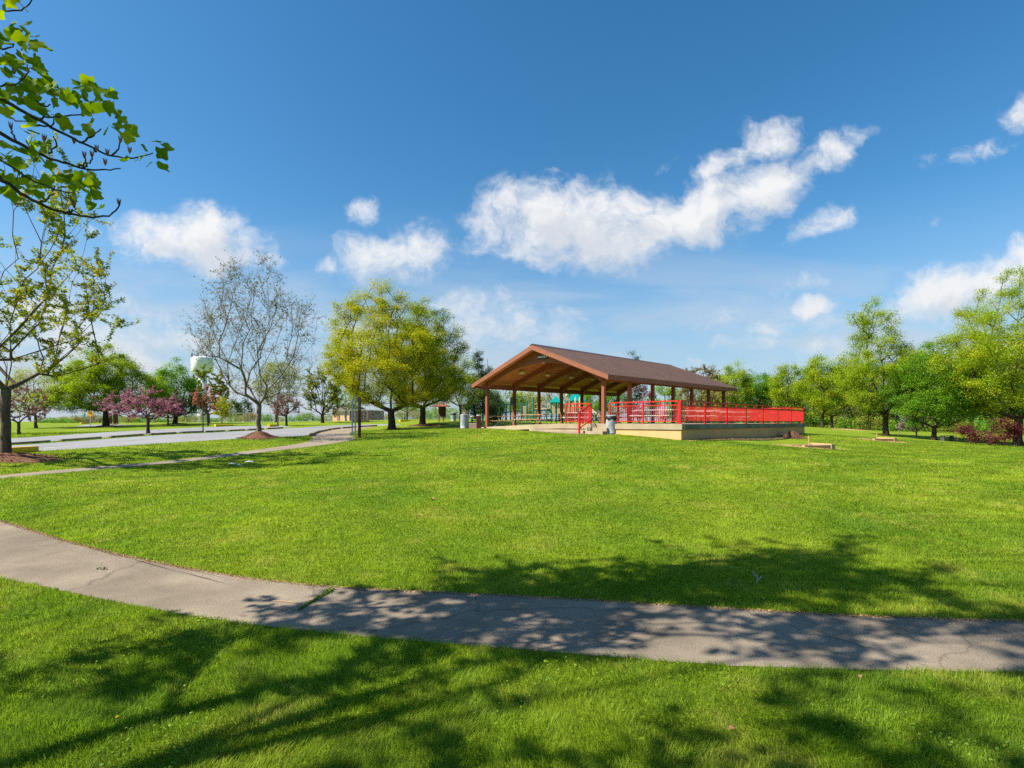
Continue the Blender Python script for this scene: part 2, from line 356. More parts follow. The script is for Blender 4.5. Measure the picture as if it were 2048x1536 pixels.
M_wall = surf('tan_block_wall', (0.56, 0.31, 0.14), (0.65, 0.375, 0.17), scale=0.7, rough=0.9, bump=0.1, bscale=3, c3=(0.52, 0.32, 0.15), stretch=(1, 1, .6))
M_tablewood = surf('brown_table_timber', (0.14, 0.06, 0.03), (0.26, 0.125, 0.065), scale=4, stretch=(1, 8, 8), rough=0.55)
M_tabletan = surf('tan_table_timber', (0.34, 0.20, 0.09), (0.44, 0.28, 0.13), scale=4, stretch=(1, 8, 8), rough=0.5)
M_tablealu = surf('aluminium_plank', (0.46, 0.445, 0.43), (0.56, 0.54, 0.52), scale=4, rough=0.4)
M_steel = surf('galvanised_steel', (0.36, 0.37, 0.38), (0.5, 0.51, 0.52), scale=6, rough=0.45, metallic=0.3)
M_steeldark = surf('dark_steel', (0.05, 0.05, 0.05), (0.09, 0.09, 0.09), scale=6, rough=0.5)
M_can = surf('galvanised_can', (0.24, 0.27, 0.30), (0.40, 0.43, 0.46), scale=2.6, rough=0.5, metallic=0.15, c3=(0.2, 0.22, 0.25), bscale=9)
M_teal = surf('teal_plastic', (0.0, 0.21, 0.19), (0.0, 0.28, 0.25), rough=0.45)
M_green = surf('green_post', (0.012, 0.14, 0.10), (0.02, 0.18, 0.13), rough=0.45)
M_tan = surf('tan_plastic', (0.55, 0.38, 0.22), (0.64, 0.46, 0.28), rough=0.5)
M_yellow = surf('yellow_paint', (0.68, 0.40, 0.01), (0.78, 0.49, 0.02), scale=4, rough=0.65, c3=(0.5, 0.33, 0.05), bscale=14)
M_signyel = surf('yellow_sign', (0.85, 0.40, 0.0), (0.9, 0.46, 0.0), rough=0.5)
M_tie = surf('weathered_kerb_timber', (0.16, 0.12, 0.085), (0.30, 0.24, 0.17), scale=3, stretch=(1, 6, 6), rough=0.9, bump=0.3, bscale=15)
M_mulch = surf('bark_mulch', (0.075, 0.035, 0.022), (0.20, 0.10, 0.062), scale=14, rough=1.0, bump=1.0, bscale=30, c3=(0.30, 0.18, 0.12), spec=0.05)
M_dirt = surf('bare_dirt', (0.30, 0.19, 0.08), (0.42, 0.28, 0.13), scale=3, rough=1.0, bump=0.6, bscale=25, c3=(0.22, 0.15, 0.06), spec=0.05)
M_newtimber = surf('new_timber', (0.36, 0.235, 0.11), (0.47, 0.32, 0.16), scale=3, stretch=(1, 7, 7), rough=0.8)
M_darkpost = surf('dark_red_post', (0.055, 0.016, 0.012), (0.10, 0.03, 0.02), scale=3, stretch=(6, 6, 1), rough=0.7)
M_bark = surf('bark', (0.055, 0.042, 0.032), (0.15, 0.118, 0.09), scale=5, stretch=(3, 3, 0.7), rough=0.95, bump=0.8, bscale=14, spec=0.1)
M_barkgrey = surf('grey_bark', (0.095, 0.08, 0.062), (0.20, 0.17, 0.13), scale=5, stretch=(3, 3, 0.8), rough=0.95, bump=0.8, bscale=14, spec=0.1)
M_barkdark = surf('dark_bark', (0.03, 0.022, 0.017), (0.085, 0.065, 0.05), scale=5, stretch=(3, 3, 0.7), rough=0.95, bump=0.8, bscale=14, spec=0.1)

# ------------------------------------------------------------------ the shelter and its terrace
TH = 0.775; U = np.array([math.sin(TH), math.cos(TH)]); NV = np.array([math.cos(TH), -math.sin(TH)])
P0 = np.array([5.468, 32.206]); ZF = 2.08; SP = 2.842; WD = 10.183
LEN = 6 * SP
def sh(b, a):                                     # shelter axes (b to the near side, a along the ridge) -> world x, y
    p = P0 + U * a + NV * b; return p[0], p[1]
def floor_z(b): return 0.0 if b > -1 else -0.30 * min(1, (-1 - b) / 9.2)
shelter = thing('picnic_shelter', 'open brown timber picnic shelter with metal gable roof and SHELTER 2 sign', 'shelter', (P0[0], P0[1], ZF), -TH)
OB, OA0, OA1 = 0.803, 0.734, 0.654
bc = -WD / 2; half = WD / 2 + OB
Z_E, Z_R = 2.84, 5.13                             # roof surface at the eaves and the ridge, above the floor
def roof_z(b): return Z_R - (Z_R - Z_E) * abs(b - bc) / half
a0, a1 = -OA0, LEN + OA1
TK = 0.07
for sgn in (1, -1):
    m = MB(); be = bc + sgn * half
    m.prism([(bc, Z_R), (be, Z_E), (be, Z_E - TK), (bc, Z_R - TK)], a0, a1)
    k = a0 + 0.12; nx = sgn * (Z_R - Z_E) / math.hypot(half, Z_R - Z_E)
    while k < a1:
        for (o0, o1, h) in ((0, 0.055, 0.05),):
            m.prism([(bc + sgn * 0.05, Z_R - 0.02), (be + sgn * 0.01, Z_E - 0.004), (be + sgn * 0.01, Z_E + h), (bc + sgn * 0.05, Z_R - 0.02 + h)], k + o0, k + o1)
        k += 0.305
    m.build('roof_panel', M_roof, shelter)
m = MB().prism([(bc - 0.22, roof_z(bc - 0.22) + 0.055), (bc, Z_R + 0.075), (bc + 0.22, roof_z(bc + 0.22) + 0.055), (bc + 0.22, roof_z(bc + 0.22) + 0.03), (bc, Z_R + 0.05), (bc - 0.22, roof_z(bc - 0.22) + 0.03)], a0 - 0.02, a1 + 0.02)
m.build('ridge_cap', M_roof, shelter)
for sgn in (1, -1):                               # verge boards front and rear, eave boards, plank ceiling
    be = bc + sgn * half
    for (ya, yb) in ((a0 - 0.045, a0 - 0.002), (a1 + 0.002, a1 + 0.045)):
        MB().prism([(bc, Z_R - 0.015), (be, Z_E - 0.015), (be, Z_E - 0.29), (bc, Z_R - 0.33)], ya, yb).build('verge_board', M_fascia, shelter)
    MB().box(min(be, be + sgn * 0.04), max(be, be + sgn * 0.04), a0 - 0.045, a1 + 0.045, Z_E - 0.29, Z_E - 0.03).build('eave_board', M_fascia, shelter)
    zc = TK + 0.004
    MB().prism([(bc, Z_R - zc), (be - sgn * 0.005, Z_E - zc), (be - sgn * 0.005, Z_E - zc - 0.06), (bc, Z_R - zc - 0.06)], a0 + 0.002, a1 - 0.002).build('plank_ceiling', M_plank, shelter)
zu = TK + 0.07
for kf in range(7):                               # arched frames over each pair of posts
    a = kf * SP; top = []; bot = []
    for q in np.linspace(-1, 1, 33):
        b = bc + q * (WD / 2 + 0.11)
        top.append((b, roof_z(b) - zu)); bot.append((b, 2.46 + 1.5 * (1 - abs(q) ** 2.15)))
    MB().prism(top + bot[::-1], a - 0.085, a + 0.085).build('arched_beam', M_beam, shelter)
    for (b, side) in ((0.0, 1), (-WD, -1)):
        zb = floor_z(b) - (0.25 if side > 0 else 0.12)
        MB().box(b - 0.105, b + 0.105, a - 0.105, a + 0.105, zb, 2.56, 0.012).build('post', M_post, shelter)
for sgn, b in ((1, 0.0), (-1, -WD)):              # plates along the post tops
    MB().box(b - 0.07, b + 0.07, a0 + 0.3, a1 - 0.3, 2.56, 2.83).build('wall_plate', M_beam, shelter)
for kf in range(6):                               # bay lights on the far slope
    b, a = -WD * 0.79, (kf + 0.5) * SP; z = roof_z(b) - zu
    m = MB().lathe([(0.06, 0.0), (0.10, -0.05), (0.115, -0.09)], 16, (b, a, z))
    o = m.build('ceiling_light', M_steel, shelter)
    MB().lathe([(0.13, -0.09), (0.235, -0.19), (0.25, -0.24), (0.17, -0.30), (0.05, -0.32)], 20, (b, a, z)).build('lens', M_lamp, o, smooth=True)
sg = MB().box(bc - 0.10, bc + 0.80, -0.13, -0.087, 4.22, 4.50).build('name_board', M_black, shelter)
cu = bpy.data.curves.new('lettering', 'FONT'); cu.body = 'SHELTER 2'; cu.align_x = 'CENTER'; cu.align_y = 'CENTER'; cu.size = 0.17; cu.extrude = 0.003; cu.offset = 0.007
cu.space_character = 1.02
tmp = bpy.data.objects.new('tmp', cu); COL.objects.link(tmp); bpy.context.view_layer.update()
me = bpy.data.meshes.new_from_object(tmp.evaluated_get(bpy.context.evaluated_depsgraph_get())); bpy.data.objects.remove(tmp)
me.name = 'lettering'; me.materials.clear(); me.materials.append(M_white)
lt = link('lettering', me, sg, (bc + 0.35, -0.135, 4.36)); lt.rotation_euler = (R(90), 0, 0)
xs = [v.co.x for v in me.vertices]; lt.scale = (0.80 / (max(xs) - min(xs)), 1.0, 1.0)
MB().box(-WD - 0.2, -WD + 0.2, SP - 0.27, SP - 0.12, 1.35, 1.95, 0.02).build('electrical_box', M_steeldark, shelter)

TA0, TA1, TB1 = -3.02, 15.78, 6.52
terrace = thing('concrete_terrace', 'raised concrete terrace on tan block wall under the shelter roof', 'terrace', (P0[0], P0[1], ZF), -TH)
# floor slab: level on the terrace, falling gently to the far side of the shelter
m = MB(); TKS = 0.27
outline = [(TB1, TA0), (TB1, TA1), (0.9, TA1), (0.9, LEN + 0.5), (-WD - 0.4, LEN + 0.5), (-WD - 0.4, -0.55), (-3.4, TA0 + 0.05), (-1.0, TA0)]
nO = len(outline)
cen = (-1.0, 5.0)
vs = [(b, a, floor_z(b)) for b, a in outline] + [(b, a, floor_z(b) - TKS) for b, a in outline] + [(-1.0, LEN + 0.5, 0), (-1.0, LEN + 0.5, -TKS)]
fs = [(0, 1, 2, 3, 2 * nO, 7), (2 * nO, 4, 5, 6, 7), (8, 15, 2 * nO + 1, 11, 10, 9)]
fs += [(i, nO + i, nO + (i + 1) % nO, (i + 1) % nO) for i in range(nO) if i != 3] + [(3, nO + 3, 2 * nO + 1, 2 * nO), (2 * nO, 2 * nO + 1, nO + 4, 4)]
m.add(vs, fs).build('slab', M_slab, terrace)
m = MB().box(TB1 + 0.003, TB1 + 0.016, TA0 + 0.0, TA1, -TKS + 0.002, -0.012); m.build('shaded_edge_band', M_slabshade, terrace)  # thin dark strip that paints the shade on the slab's side edge
m = MB().box(2.55, TB1 - 0.06, TA0 + 0.06, TA0 + 0.26, -1.3, -TKS - 0.002); m.box(TB1 - 0.26, TB1 - 0.06, TA0 + 0.26, TA1 - 0.06, -1.3, -TKS - 0.002)
m.box(0.9, TB1 - 0.26, TA1 - 0.26, TA1 - 0.06, -1.3, -TKS - 0.002); m.build('block_wall', M_wall, terrace)
m = MB().box(-3.3, 1.1, TA0 + 0.05, TA0 + 0.25, -1.2, -TKS - 0.002); m.box(-9.5, -3.0, -0.45, -0.25, -1.2, -TKS - 0.30); m.build('front_riser', M_slab, terrace)
MB().box(1.12, 2.52, TA0 - 0.34, TA0 - 0.003, -0.75, -0.20, 0.01).build('step', M_slab, terrace)
MB().box(1.12, 2.52, TA0 - 0.70, TA0 - 0.343, -0.85, -0.385, 0.01).build('step', M_slab, terrace)

# red railings ------------------------------------------------------
def railing(label, pts, base=0.0, H=1.10):
    """pts: post positions (b, a) in shelter axes, in order; one infill panel of balusters per bay."""
    t = thing('railing', label, 'railing', (*sh(*pts[0]), ZF + base), -TH, 'red railings of the terrace')
    o = np.array(pts[0]); Q = [np.array(p) - o for p in pts]
    for q in Q:
        MB().box(q[0] - 0.036, q[0] + 0.036, q[1] - 0.036, q[1] + 0.036, 0, H - 0.03, 0.004).box(q[0] - 0.07, q[0] + 0.07, q[1] - 0.07, q[1] + 0.07, 0.0, 0.012).build('post', M_red, t)
    MB().bar((*Q[0], H), (*Q[-1], H), 0.075, 0.06).build('handrail', M_red, t)
    for p, q in zip(Q[:-1], Q[1:]):
        d = q - p; Lh = np.hypot(*d); u = d / Lh; m = MB()
        s, e = p + u * 0.038, q - u * 0.038
        m.bar((*s, H - 0.19), (*e, H - 0.19), 0.045, 0.045); m.bar((*s, 0.13), (*e, 0.13), 0.045, 0.045)
        nb = int(Lh / 0.115)
        for i in range(1, nb):
            c = p + d * i / nb; m.bar((*c, 0.15), (*c, H - 0.21), 0.025, 0.025, (u[0], u[1], 0))
        c = p + d * 0.5; m.bar((*c, H - 0.168), (*c, H - 0.03), 0.05, 0.05, (u[0], u[1], 0))
        m.build('baluster_panel', M_red, t)
    return t
BR, AR, LR, BL = 6.392, -2.918, 18.575, 2.407
railing('red railing of two bays on the front edge of the terrace, right of the barrel', [(BL, AR), ((BL + BR) / 2, AR), (BR - 0.08, AR)])
railing('long red railing receding along the shaded right side of the terrace', [(BR, AR + LR * i / 7) for i in range(8)])
railing('red railing closing the far end of the terrace behind the picnic tables', [(BR - 0.08, AR + LR), (4.3, AR + LR), (2.2, AR + LR), (0.3, AR + LR)])
railing('short red railing left of the terrace steps', [(-0.54, AR), (1.10, AR)])
# stair handrail
t = thing('stair_railing', 'sloping red handrail beside the concrete terrace steps', 'railing', (*sh(1.20, TA0 - 0.95), ZF - 0.55), -TH, 'red railings of the terrace')
MB().box(-0.04, 0.04, -0.04, 0.04, -0.15, 1.12).build('post', M_red, t)
MB().box(-0.036, 0.036, 1.02, 1.09, 0.56, 1.62).build('post', M_red, t)
MB().bar((0, -0.06, 1.12), (0, 1.1, 1.66), 0.07, 0.06).build('handrail', M_red, t)
m = MB().bar((0, 0.0, 0.28), (0, 1.06, 0.78), 0.045, 0.045)
for i in range(1, 8): m.bar((0, i * 0.132, 0.3 + i * 0.066), (0, i * 0.132, 1.12 + i * 0.064), 0.02, 0.02)
m.build('baluster_panel', M_red, t)

# picnic tables ------------------------------------------------------
def make_table(wood, frame, label, length=2.4):
    t = thing('picnic_table', label, 'picnic table', (0, 0, 0), 0, 'picnic tables under the shelter')
    h = length / 2; m = MB()
    for k in range(5): m.box(-h, h, -0.37 + k * 0.15, -0.37 + k * 0.15 + 0.138, 0.735, 0.775, 0.006)
    m.build('tabletop', wood, t)
    for s in (-1, 1):
        m = MB()
        for k in range(2): m.box(-h, h, s * 0.68 - 0.145 + k * 0.15, s * 0.68 - 0.145 + k * 0.15 + 0.138, 0.42, 0.46, 0.006)
        m.build('seat', wood, t)
    for x in (-h + 0.4, h - 0.4):
        m = MB()
        for s in (-1, 1):
            m.tube([(x, s * 0.30, 0.73), (x, s * 0.16, 0.52), (x, s * 0.20, 0.36), (x, s * 0.42, 0.16), (x, s * 0.60, 0.05), (x, s * 0.74, 0.025)], 0.026, 8)
            m.tube([(x, s * 0.20, 0.37), (x, s * 0.5, 0.40), (x, s * 0.80, 0.41)], 0.024, 8)
        m.tube([(x, -0.5, 0.03), (x, 0.5, 0.03)], 0.02, 6)
        m.build('leg_frame', frame, t)
    return t
TW = make_table(M_tablewood, M_steel, 'x'); TT = make_table(M_tabletan, M_steel, 'x'); TAl = make_table(M_tablealu, M_steeldark, 'x')
tabs = [(TW, -8.9, 0.9, 'brown timber picnic table nearest the left front post of the shelter'),
        (TT, -6.2, 0.7, 'tan topped picnic table with bare steel legs at the open front of shelter'),
        (TW, -8.2, 4.2, 'brown picnic table in second row behind the leftmost table'),
        (TW, -5.2, 4.0, 'brown picnic table in second row behind the tan topped table'),
        (TAl, -2.6, 1.6, 'grey topped picnic table behind the short red railing'),
        (TAl, -1.7, 5.0, 'grey topped picnic table behind the shelter front right post'),
        (TW, -7.2, 7.6, 'dark picnic table deep in the shelter before the play equipment'),
        (TAl, 3.3, 0.3, 'pale aluminium picnic table directly behind the front red railing'),
        (TAl, 4.6, 3.4, 'pale picnic table on the terrace just past the railing corner'),
        (TAl, 3.9, 6.8, 'pale picnic table halfway along the terrace behind the long railing'),
        (TAl, 3.7, 10.6, 'pale picnic table farthest along the terrace behind the long railing')]
used = set()
for (src, b, a, lab) in tabs:
    o = src if src.name not in used else copy_tree(src); used.add(src.name)
    o.location = (*sh(b, a), ZF + floor_z(b)); o.rotation_euler.z = -TH + random.uniform(-0.06, 0.06); o['label'] = lab

# barrels -------------------------------------------------------------
def make_barrel():
    t = thing('trash_barrel', 'x', 'trash barrel', (0, 0, 0), 0, 'galvanised trash barrels')
    prof = [(0.28, 0), (0.296, 0.008), (0.296, 0.035), (0.290, 0.045)]
    for zc in (0.30, 0.58): prof += [(0.290, zc - 0.018), (0.290, zc - 0.012), (0.297, zc), (0.290, zc + 0.012), (0.290, zc + 0.018)]
    prof += [(0.290, 0.84), (0.295, 0.86), (0.295, 0.88), (0.275, 0.88), (0.27, 0.84), (0.265, 0.1)]
    MB().lathe(prof, 28).build('drum', M_can, t, smooth=True)
    m = MB(); vs = []; n = 28
    rg = random.Random(5)
    for (r0, z) in ((0.300, 0.72), (0.301, 0.80), (0.302, 0.89), (0.285, 0.90), (0.26, 0.74)):
        for k in range(n): a = 2 * math.pi * k / n; r = r0 + (0.006 * math.sin(k * 2.7) if z < .73 else 0); vs.append((r * math.cos(a), r * math.sin(a), z + (0.05 * math.sin(k * 1.3) + rg.uniform(-.01, .01) if z < 0.73 else 0)))
    fs = [(i * n + k, i * n + (k + 1) % n, (i + 1) * n + (k + 1) % n, (i + 1) * n + k) for i in range(4) for k in range(n)]
    m.add(vs, fs).build('bin_liner', M_black, t, smooth=True)
    MB().lathe([(0.312, 0.905), (0.315, 0.93), (0.25, 0.955), (0.12, 0.96), (0.10, 0.95), (0.10, 0.93), (0.25, 0.92)], 28).build('lid', M_can, t, smooth=True)
    return t
bar = make_barrel(); x, y = sh(2.05, TA0 - 1.05)
bar.location = (*hit(1223, 867.5), 0); bar.location.z = float(G(bar.location.x, bar.location.y)) + 0.012
bar['label'] = 'galvanised trash barrel with black liner beside the terrace steps'
b2 = copy_tree(bar); b2.location = (*hit(929, 857.2), 0); b2.location.z = float(G(b2.location.x, b2.location.y)) + 0.01; [bpy.data.objects.remove(c_) for c_ in list(b2.children) if c_.name.startswith('bin_liner')]; b2['label'] = 'galvanised trash barrel at the left front corner of the shelter'
b2.rotation_euler.z = 2.0; b2.scale = (1.05, 1.05, 1.05)
b3 = copy_tree(bar); b3.location = gp(907, 62); b3['label'] = 'small far trash barrel beside the roofed notice post'

# drinking fountain and block by the left front post
x, y = hit(957, 857)
t = thing('drinking_fountain', 'brown pedestal drinking fountain with round side bowl beside the left barrel', 'drinking fountain', (x, y, float(G(x, y))), 0.1)
MB().box(-0.15, 0.17, -0.16, 0.16, 0, 0.86, 0.03).prism([(-0.15, 0.80), (-0.42, 0.88), (-0.42, 0.80), (-0.15, 0.62)], -0.10, 0.10).build('pedestal', M_darkpost, t)
MB().lathe([(0.05, 0.74), (0.15, 0.80), (0.17, 0.88), (0.15, 0.89), (0.10, 0.84)], 20, (-0.42, 0, 0)).build('bowl', M_steel, t, smooth=True)
MB().lathe([(0.05, 0.86), (0.17, 0.87), (0.20, 0.94), (0.17, 0.95), (0.1, 0.91)], 20, (0.04, 0, 0)).build('bowl', M_steel, t, smooth=True)
MB().tube([(-0.42, 0.1, 0.88), (-0.42, 0.1, 0.94), (-0.42, 0.05, 0.96)], 0.012, 6).build('spout', M_steel, t)
x, y = gp(948, 41)[:2]
tag(MB().box(-0.45, 0.45, -0.3, 0.3, -0.1, 0.36, 0.03).build('concrete_block', M_slab, None, (x, y, float(G(x, y)))), 'low concrete block on the grass between barrel and brown fountain', 'concrete block')

# ------------------------------------------------------------------ trees
def in_frame(p, margin=1.04):
    """True where a point would show in the picture (used only to keep the crown of the tree beside the camera from growing over the lens)."""
    p = np.atleast_2d(p); y = np.maximum(p[:, 1], 0.05)
    u = p[:, 0] / y; v = (p[:, 2] - CH) / y
    return (p[:, 1] > 0.1) & (np.abs(u) < 1024 / F * margin) & (v < HZ / F * margin)

def tubes_np(chains, sides_fn):
    """Tubes along many chains (points, radii) joined to one vertex / quad array."""
    Vs, Fs, off = [], [], 0
    for P, r in chains:
        n = len(P)
        if n < 2: continue
        k = sides_fn(r.max())
        T = np.gradient(P, axis=0); T /= np.linalg.norm(T, axis=1)[:, None] + 1e-9
        ref = np.array([0.31, 0.52, 0.79]) if abs(T[0][2]) < 0.9 else np.array([1.0, 0.2, 0.0])
        X = np.cross(T, ref); X /= np.linalg.norm(X, axis=1)[:, None] + 1e-9; Y = np.cross(T, X)
        a = np.arange(k) * 2 * np.pi / k
        ring = P[:, None] + r[:, None, None] * (X[:, None] * np.cos(a)[None, :, None] + Y[:, None] * np.sin(a)[None, :, None])
        Vs.append(ring.reshape(-1, 3))
        i, j = np.meshgrid(np.arange(n - 1), np.arange(k), indexing='ij'); jn = (j + 1) % k
        Fs.append(np.stack([i * k + j, i * k + jn, (i + 1) * k + jn, (i + 1) * k + j], -1).reshape(-1, 4) + off); off += n * k
    return np.concatenate(Vs), np.concatenate(Fs)

def leaves_np(C, size, rng, up=0.5, aspect=0.62, jitter=0.35):
    """Pointed leaf quads at centres C, folded a little, random directions with an upward bias."""
    n = len(C)
    nrm = rng.normal(size=(n, 3)); nrm[:, 2] += up * 2.2; nrm /= np.linalg.norm(nrm, axis=1)[:, None]
    t = rng.normal(size=(n, 3)); t[:, 2] -= 0.4
    t -= nrm * (t * nrm).sum(1)[:, None]; t /= np.linalg.norm(t, axis=1)[:, None] + 1e-9
    b = np.cross(nrm, t)
    s = size * (1 + jitter * rng.uniform(-1, 1, n))[:, None]
    V = np.stack([C - t * s * 0.5, C + b * s * aspect * 0.5 + nrm * s * 0.1, C + t * s * 0.55, C - b * s * aspect * 0.5 + nrm * s * 0.1], 1).reshape(-1, 3)
    return V, np.arange(n * 4).reshape(n, 4)

def skeleton(rng, H, trunk_r, fork, prof, rx, ncl, leader=0.6, rise=0.35, lump=0.3, ctr=(0, 0), multi=1, z0=None, inner=0.35, wob=0.035, extra=None, ex=1.95):
    """Trunk, limbs and twig ends: sprays sampled in a lumpy crown outline, each joined to the nearest limb below it."""
    cb = fork if z0 is None else z0
    zs, rs = zip(*prof)
    T = np.linspace(0, 1, 200); W = np.interp(T, zs, rs) ** 2 + 0.01
    cdf = np.cumsum(W); cdf /= cdf[-1]
    ph = rng.uniform(0, 6.28, 6)
    pts = []
    while len(pts) < ncl:
        t = np.interp(rng.uniform(), cdf, T); a = rng.uniform(0, 2 * np.pi)
        lf = 1 + lump * (np.sin(2 * a + ph[0] + 5 * t) * .4 + np.sin(3 * a + ph[1] - 7 * t) * .35 + np.sin(5 * a + ph[2] + 11 * t) * .35)
        r = np.interp(t, zs, rs) * rx * lf * (inner + (1 - inner) * rng.uniform()) ** 0.5 * rng.uniform(0.55, 1) ** 0.4
        z = cb + t * (H - cb)
        pts.append((ctr[0] * t + r * np.cos(a), ctr[1] * t + r * np.sin(a), z))
    pts = np.array(pts)
    if extra is not None: pts = np.concatenate([pts, extra])
    nodes = []; par = []; chains = []; dirs = []
    def grow(p, q, parent, nseg, w):
        ids = [parent] if parent >= 0 else []
        for i in range(0 if parent < 0 else 1, nseg + 1):
            f = i / nseg; x = p + (q - p) * f
            x = x + rng.normal(0, w, 3) * np.sin(np.pi * f) * np.linalg.norm(q - p)
            v = x - nodes[ids[-1]] if ids else np.array([0, 0, 1.0]); dirs.append(v / (np.linalg.norm(v) + 1e-9))
            nodes.append(x); par.append(ids[-1] if ids else -1); ids.append(len(nodes) - 1)
        chains.append(ids); return ids[-1]
    base = np.array([0, 0, -0.15])
    f0 = np.array([rng.normal(0, .02) * H * .3, rng.normal(0, .02) * H * .3, fork])
    e = grow(base, f0, -1, 6, 0.008)
    for mnum in range(multi):
        zt = fork + (H - fork) * leader * (1 if mnum == 0 else rng.uniform(.75, 1.0)); a = rng.uniform(0, 6.28) if multi == 1 else 2 * np.pi * (mnum + rng.uniform(-.2, .2)) / multi
        sp = (0.03 if multi == 1 else 0.22) * rx
        grow(f0, np.array([ctr[0] * .5 + sp * np.cos(a), ctr[1] * .5 + sp * np.sin(a), zt]), e, 8, 0.03)
    order = np.argsort(np.hypot(pts[:, 0], pts[:, 1]) * 1.0 + np.abs(pts[:, 2] - fork) * 0.5)
    tips = []
    for k in order:
        q = pts[k]; Nn = np.array(nodes); d = Nn - q
        dist = np.linalg.norm(d, axis=1); hd = np.hypot(d[:, 0], d[:, 1])
        want = q[2] - rise * hd                     # limbs rise on their way out
        pen = np.maximum(Nn[:, 2] - want, 0) * 1.6 + np.maximum(fork * 0.93 - Nn[:, 2], 0) * 6
        turn = 1 + (d * np.array(dirs)).sum(1) / (dist + 1e-9)      # 0 straight on, 2 doubling back
        j = int(np.argmin(dist * (0.75 + 0.5 * turn) + pen))
        nseg = max(2, min(6, int(dist[j] / (0.09 * H)) + 2))
        tips.append(grow(Nn[j], q, j, nseg, wob))
    n = len(nodes); rad = np.zeros(n)
    acc = np.zeros(n)
    tipset = set(tips); kids = np.zeros(n, int)
    for i in range(n):
        if par[i] >= 0: kids[par[i]] += 1
    for i in range(n - 1, -1, -1):
        if kids[i] == 0: acc[i] = max(acc[i], 1.0)
        if par[i] >= 0: acc[par[i]] += acc[i]
    rad = trunk_r * (acc / acc[0]) ** (1 / ex)
    nodes = np.array(nodes)
    h = nodes[:, 2]; flare = 1 + 0.55 * np.exp(-np.maximum(h, 0) / (trunk_r * 1.6))
    rad = np.where(np.arange(n) <= 6, rad * flare, rad)
    return nodes, rad, chains, tips, pts

def make_tree(label, x, y, H, trunk_r, fork, prof, rx, ncl, nleaf, size, mat, bark, seed, name='tree', cat='tree', group=None, leader=0.6, rise=0.75, lump=0.3,
              ctr=(0, 0), multi=1, spread=0.5, twigs=0, z0=None, up=0.5, min_r=0.012, flat=0.85, aspect=0.62, tint_bias=0.0, inner=0.35, keep=None, wob=0.035, rz=None, extra=None, ex=1.95):
    rng = np.random.default_rng(seed)
    nodes, rad, chains, tips, pts = skeleton(rng, H, trunk_r, fork, prof, rx, ncl, leader, rise, lump, ctr, multi, z0, inner, wob, extra, ex)
    t = thing(name, label, cat, (x, y, float(G(x, y)) - 0.02), 0 if rz is None else rz, group)
    org = np.array(t.location)
    ch = []
    for ids in chains:
        r = np.maximum(rad[ids], min_r).copy()
        if ids[0] in ids[1:]: continue
        if len(ids) > 1 and r[0] > r[1] * 1.3: r[0] = r[1] * 1.15
        P = nodes[ids]
        if keep is not None and in_frame(P + org).any(): continue
        ch.append((P, r))
    tw_pts = []
    if twigs:
        for k in tips:
            for _ in range(twigs):
                d = rng.normal(size=3); d[2] += 0.7; d /= np.linalg.norm(d); l = spread * rng.uniform(.7, 1.7)
                P = np.stack([nodes[k] + d * l * f + rng.normal(0, .05, 3) * l * f for f in (0, .35, .7, 1)])
                if keep is not None and in_frame(P + org).any(): continue
                ch.append((P, np.full(4, min_r * 0.75) * np.array([1, .9, .75, .5]))); tw_pts.append(P)
    V, Fc = tubes_np(ch, lambda r: 12 if r > 0.1 else 7 if r > 0.04 else 4 if r > 0.018 else 3)
    link('trunk', np_mesh('trunk', V, Fc, bark, smooth=True), t)
    # leaves round every spray end, along its last stretch, in clumps of their own tone
    m = len(pts); per = rng.poisson(nleaf / m, m) + 1
    idx = np.repeat(np.arange(m), per); n = len(idx)
    cs = spread * rng.uniform(0.65, 1.3, m)
    off = rng.normal(size=(n, 3)) * cs[idx][:, None] * 0.55; off[:, 2] *= flat
    C = pts[idx] + off
    if twigs and tw_pts:
        tp = np.array(tw_pts); k = rng.integers(0, len(tp), n); f = rng.uniform(0.1, 1, n) * 3; i0 = np.minimum(f.astype(int), 2); fr = (f - i0)[:, None]
        C = tp[k, i0] * (1 - fr) + tp[k, i0 + 1] * fr + rng.normal(0, size * 0.5, (n, 3))
        ct = (k // twigs) % m
    else: ct = idx
    if keep is not None:
        ok = ~in_frame(C + org); C, ct = C[ok], ct[ok]; n = len(C)
    V, Fc = leaves_np(C, size, rng, up, aspect)
    ctone = rng.normal(0, 0.16, m)
    tint = np.clip(0.5 + tint_bias + ctone[ct] + rng.normal(0, 0.17, n), 0, 1)
    cr = np_mesh('crown', V, Fc, mat, tint)
    link('crown', cr, t)
    return t

LM_yellow = leaf_mat('leaf_yellow_green', [(0.09, 0.135, 0.005), (0.20, 0.225, 0.008), (0.33, 0.295, 0.014)])
LM_maple = leaf_mat('leaf_maple', [(0.075, 0.135, 0.006), (0.155, 0.225, 0.010), (0.26, 0.28, 0.016)])
LM_green = leaf_mat('leaf_green', [(0.035, 0.10, 0.006), (0.07, 0.17, 0.010), (0.14, 0.235, 0.016)])
LM_vivid = leaf_mat('leaf_vivid', [(0.038, 0.105, 0.006), (0.080, 0.175, 0.010), (0.15, 0.25, 0.016)])
LM_olive = leaf_mat('leaf_olive', [(0.06, 0.085, 0.010), (0.12, 0.14, 0.015), (0.20, 0.20, 0.03)])
LM_woodshade = leaf_mat('leaf_wood_shaded', [(0.04, 0.065, 0.006), (0.085, 0.12, 0.009), (0.15, 0.17, 0.014)])  # woods standing in shade: the shade is put into darker leaf colours
LM_woodgreenshade = leaf_mat('leaf_wood_green_shaded', [(0.022, 0.06, 0.006), (0.05, 0.11, 0.009), (0.10, 0.16, 0.014)])  # greener woods leaf, likewise darkened to paint the shade
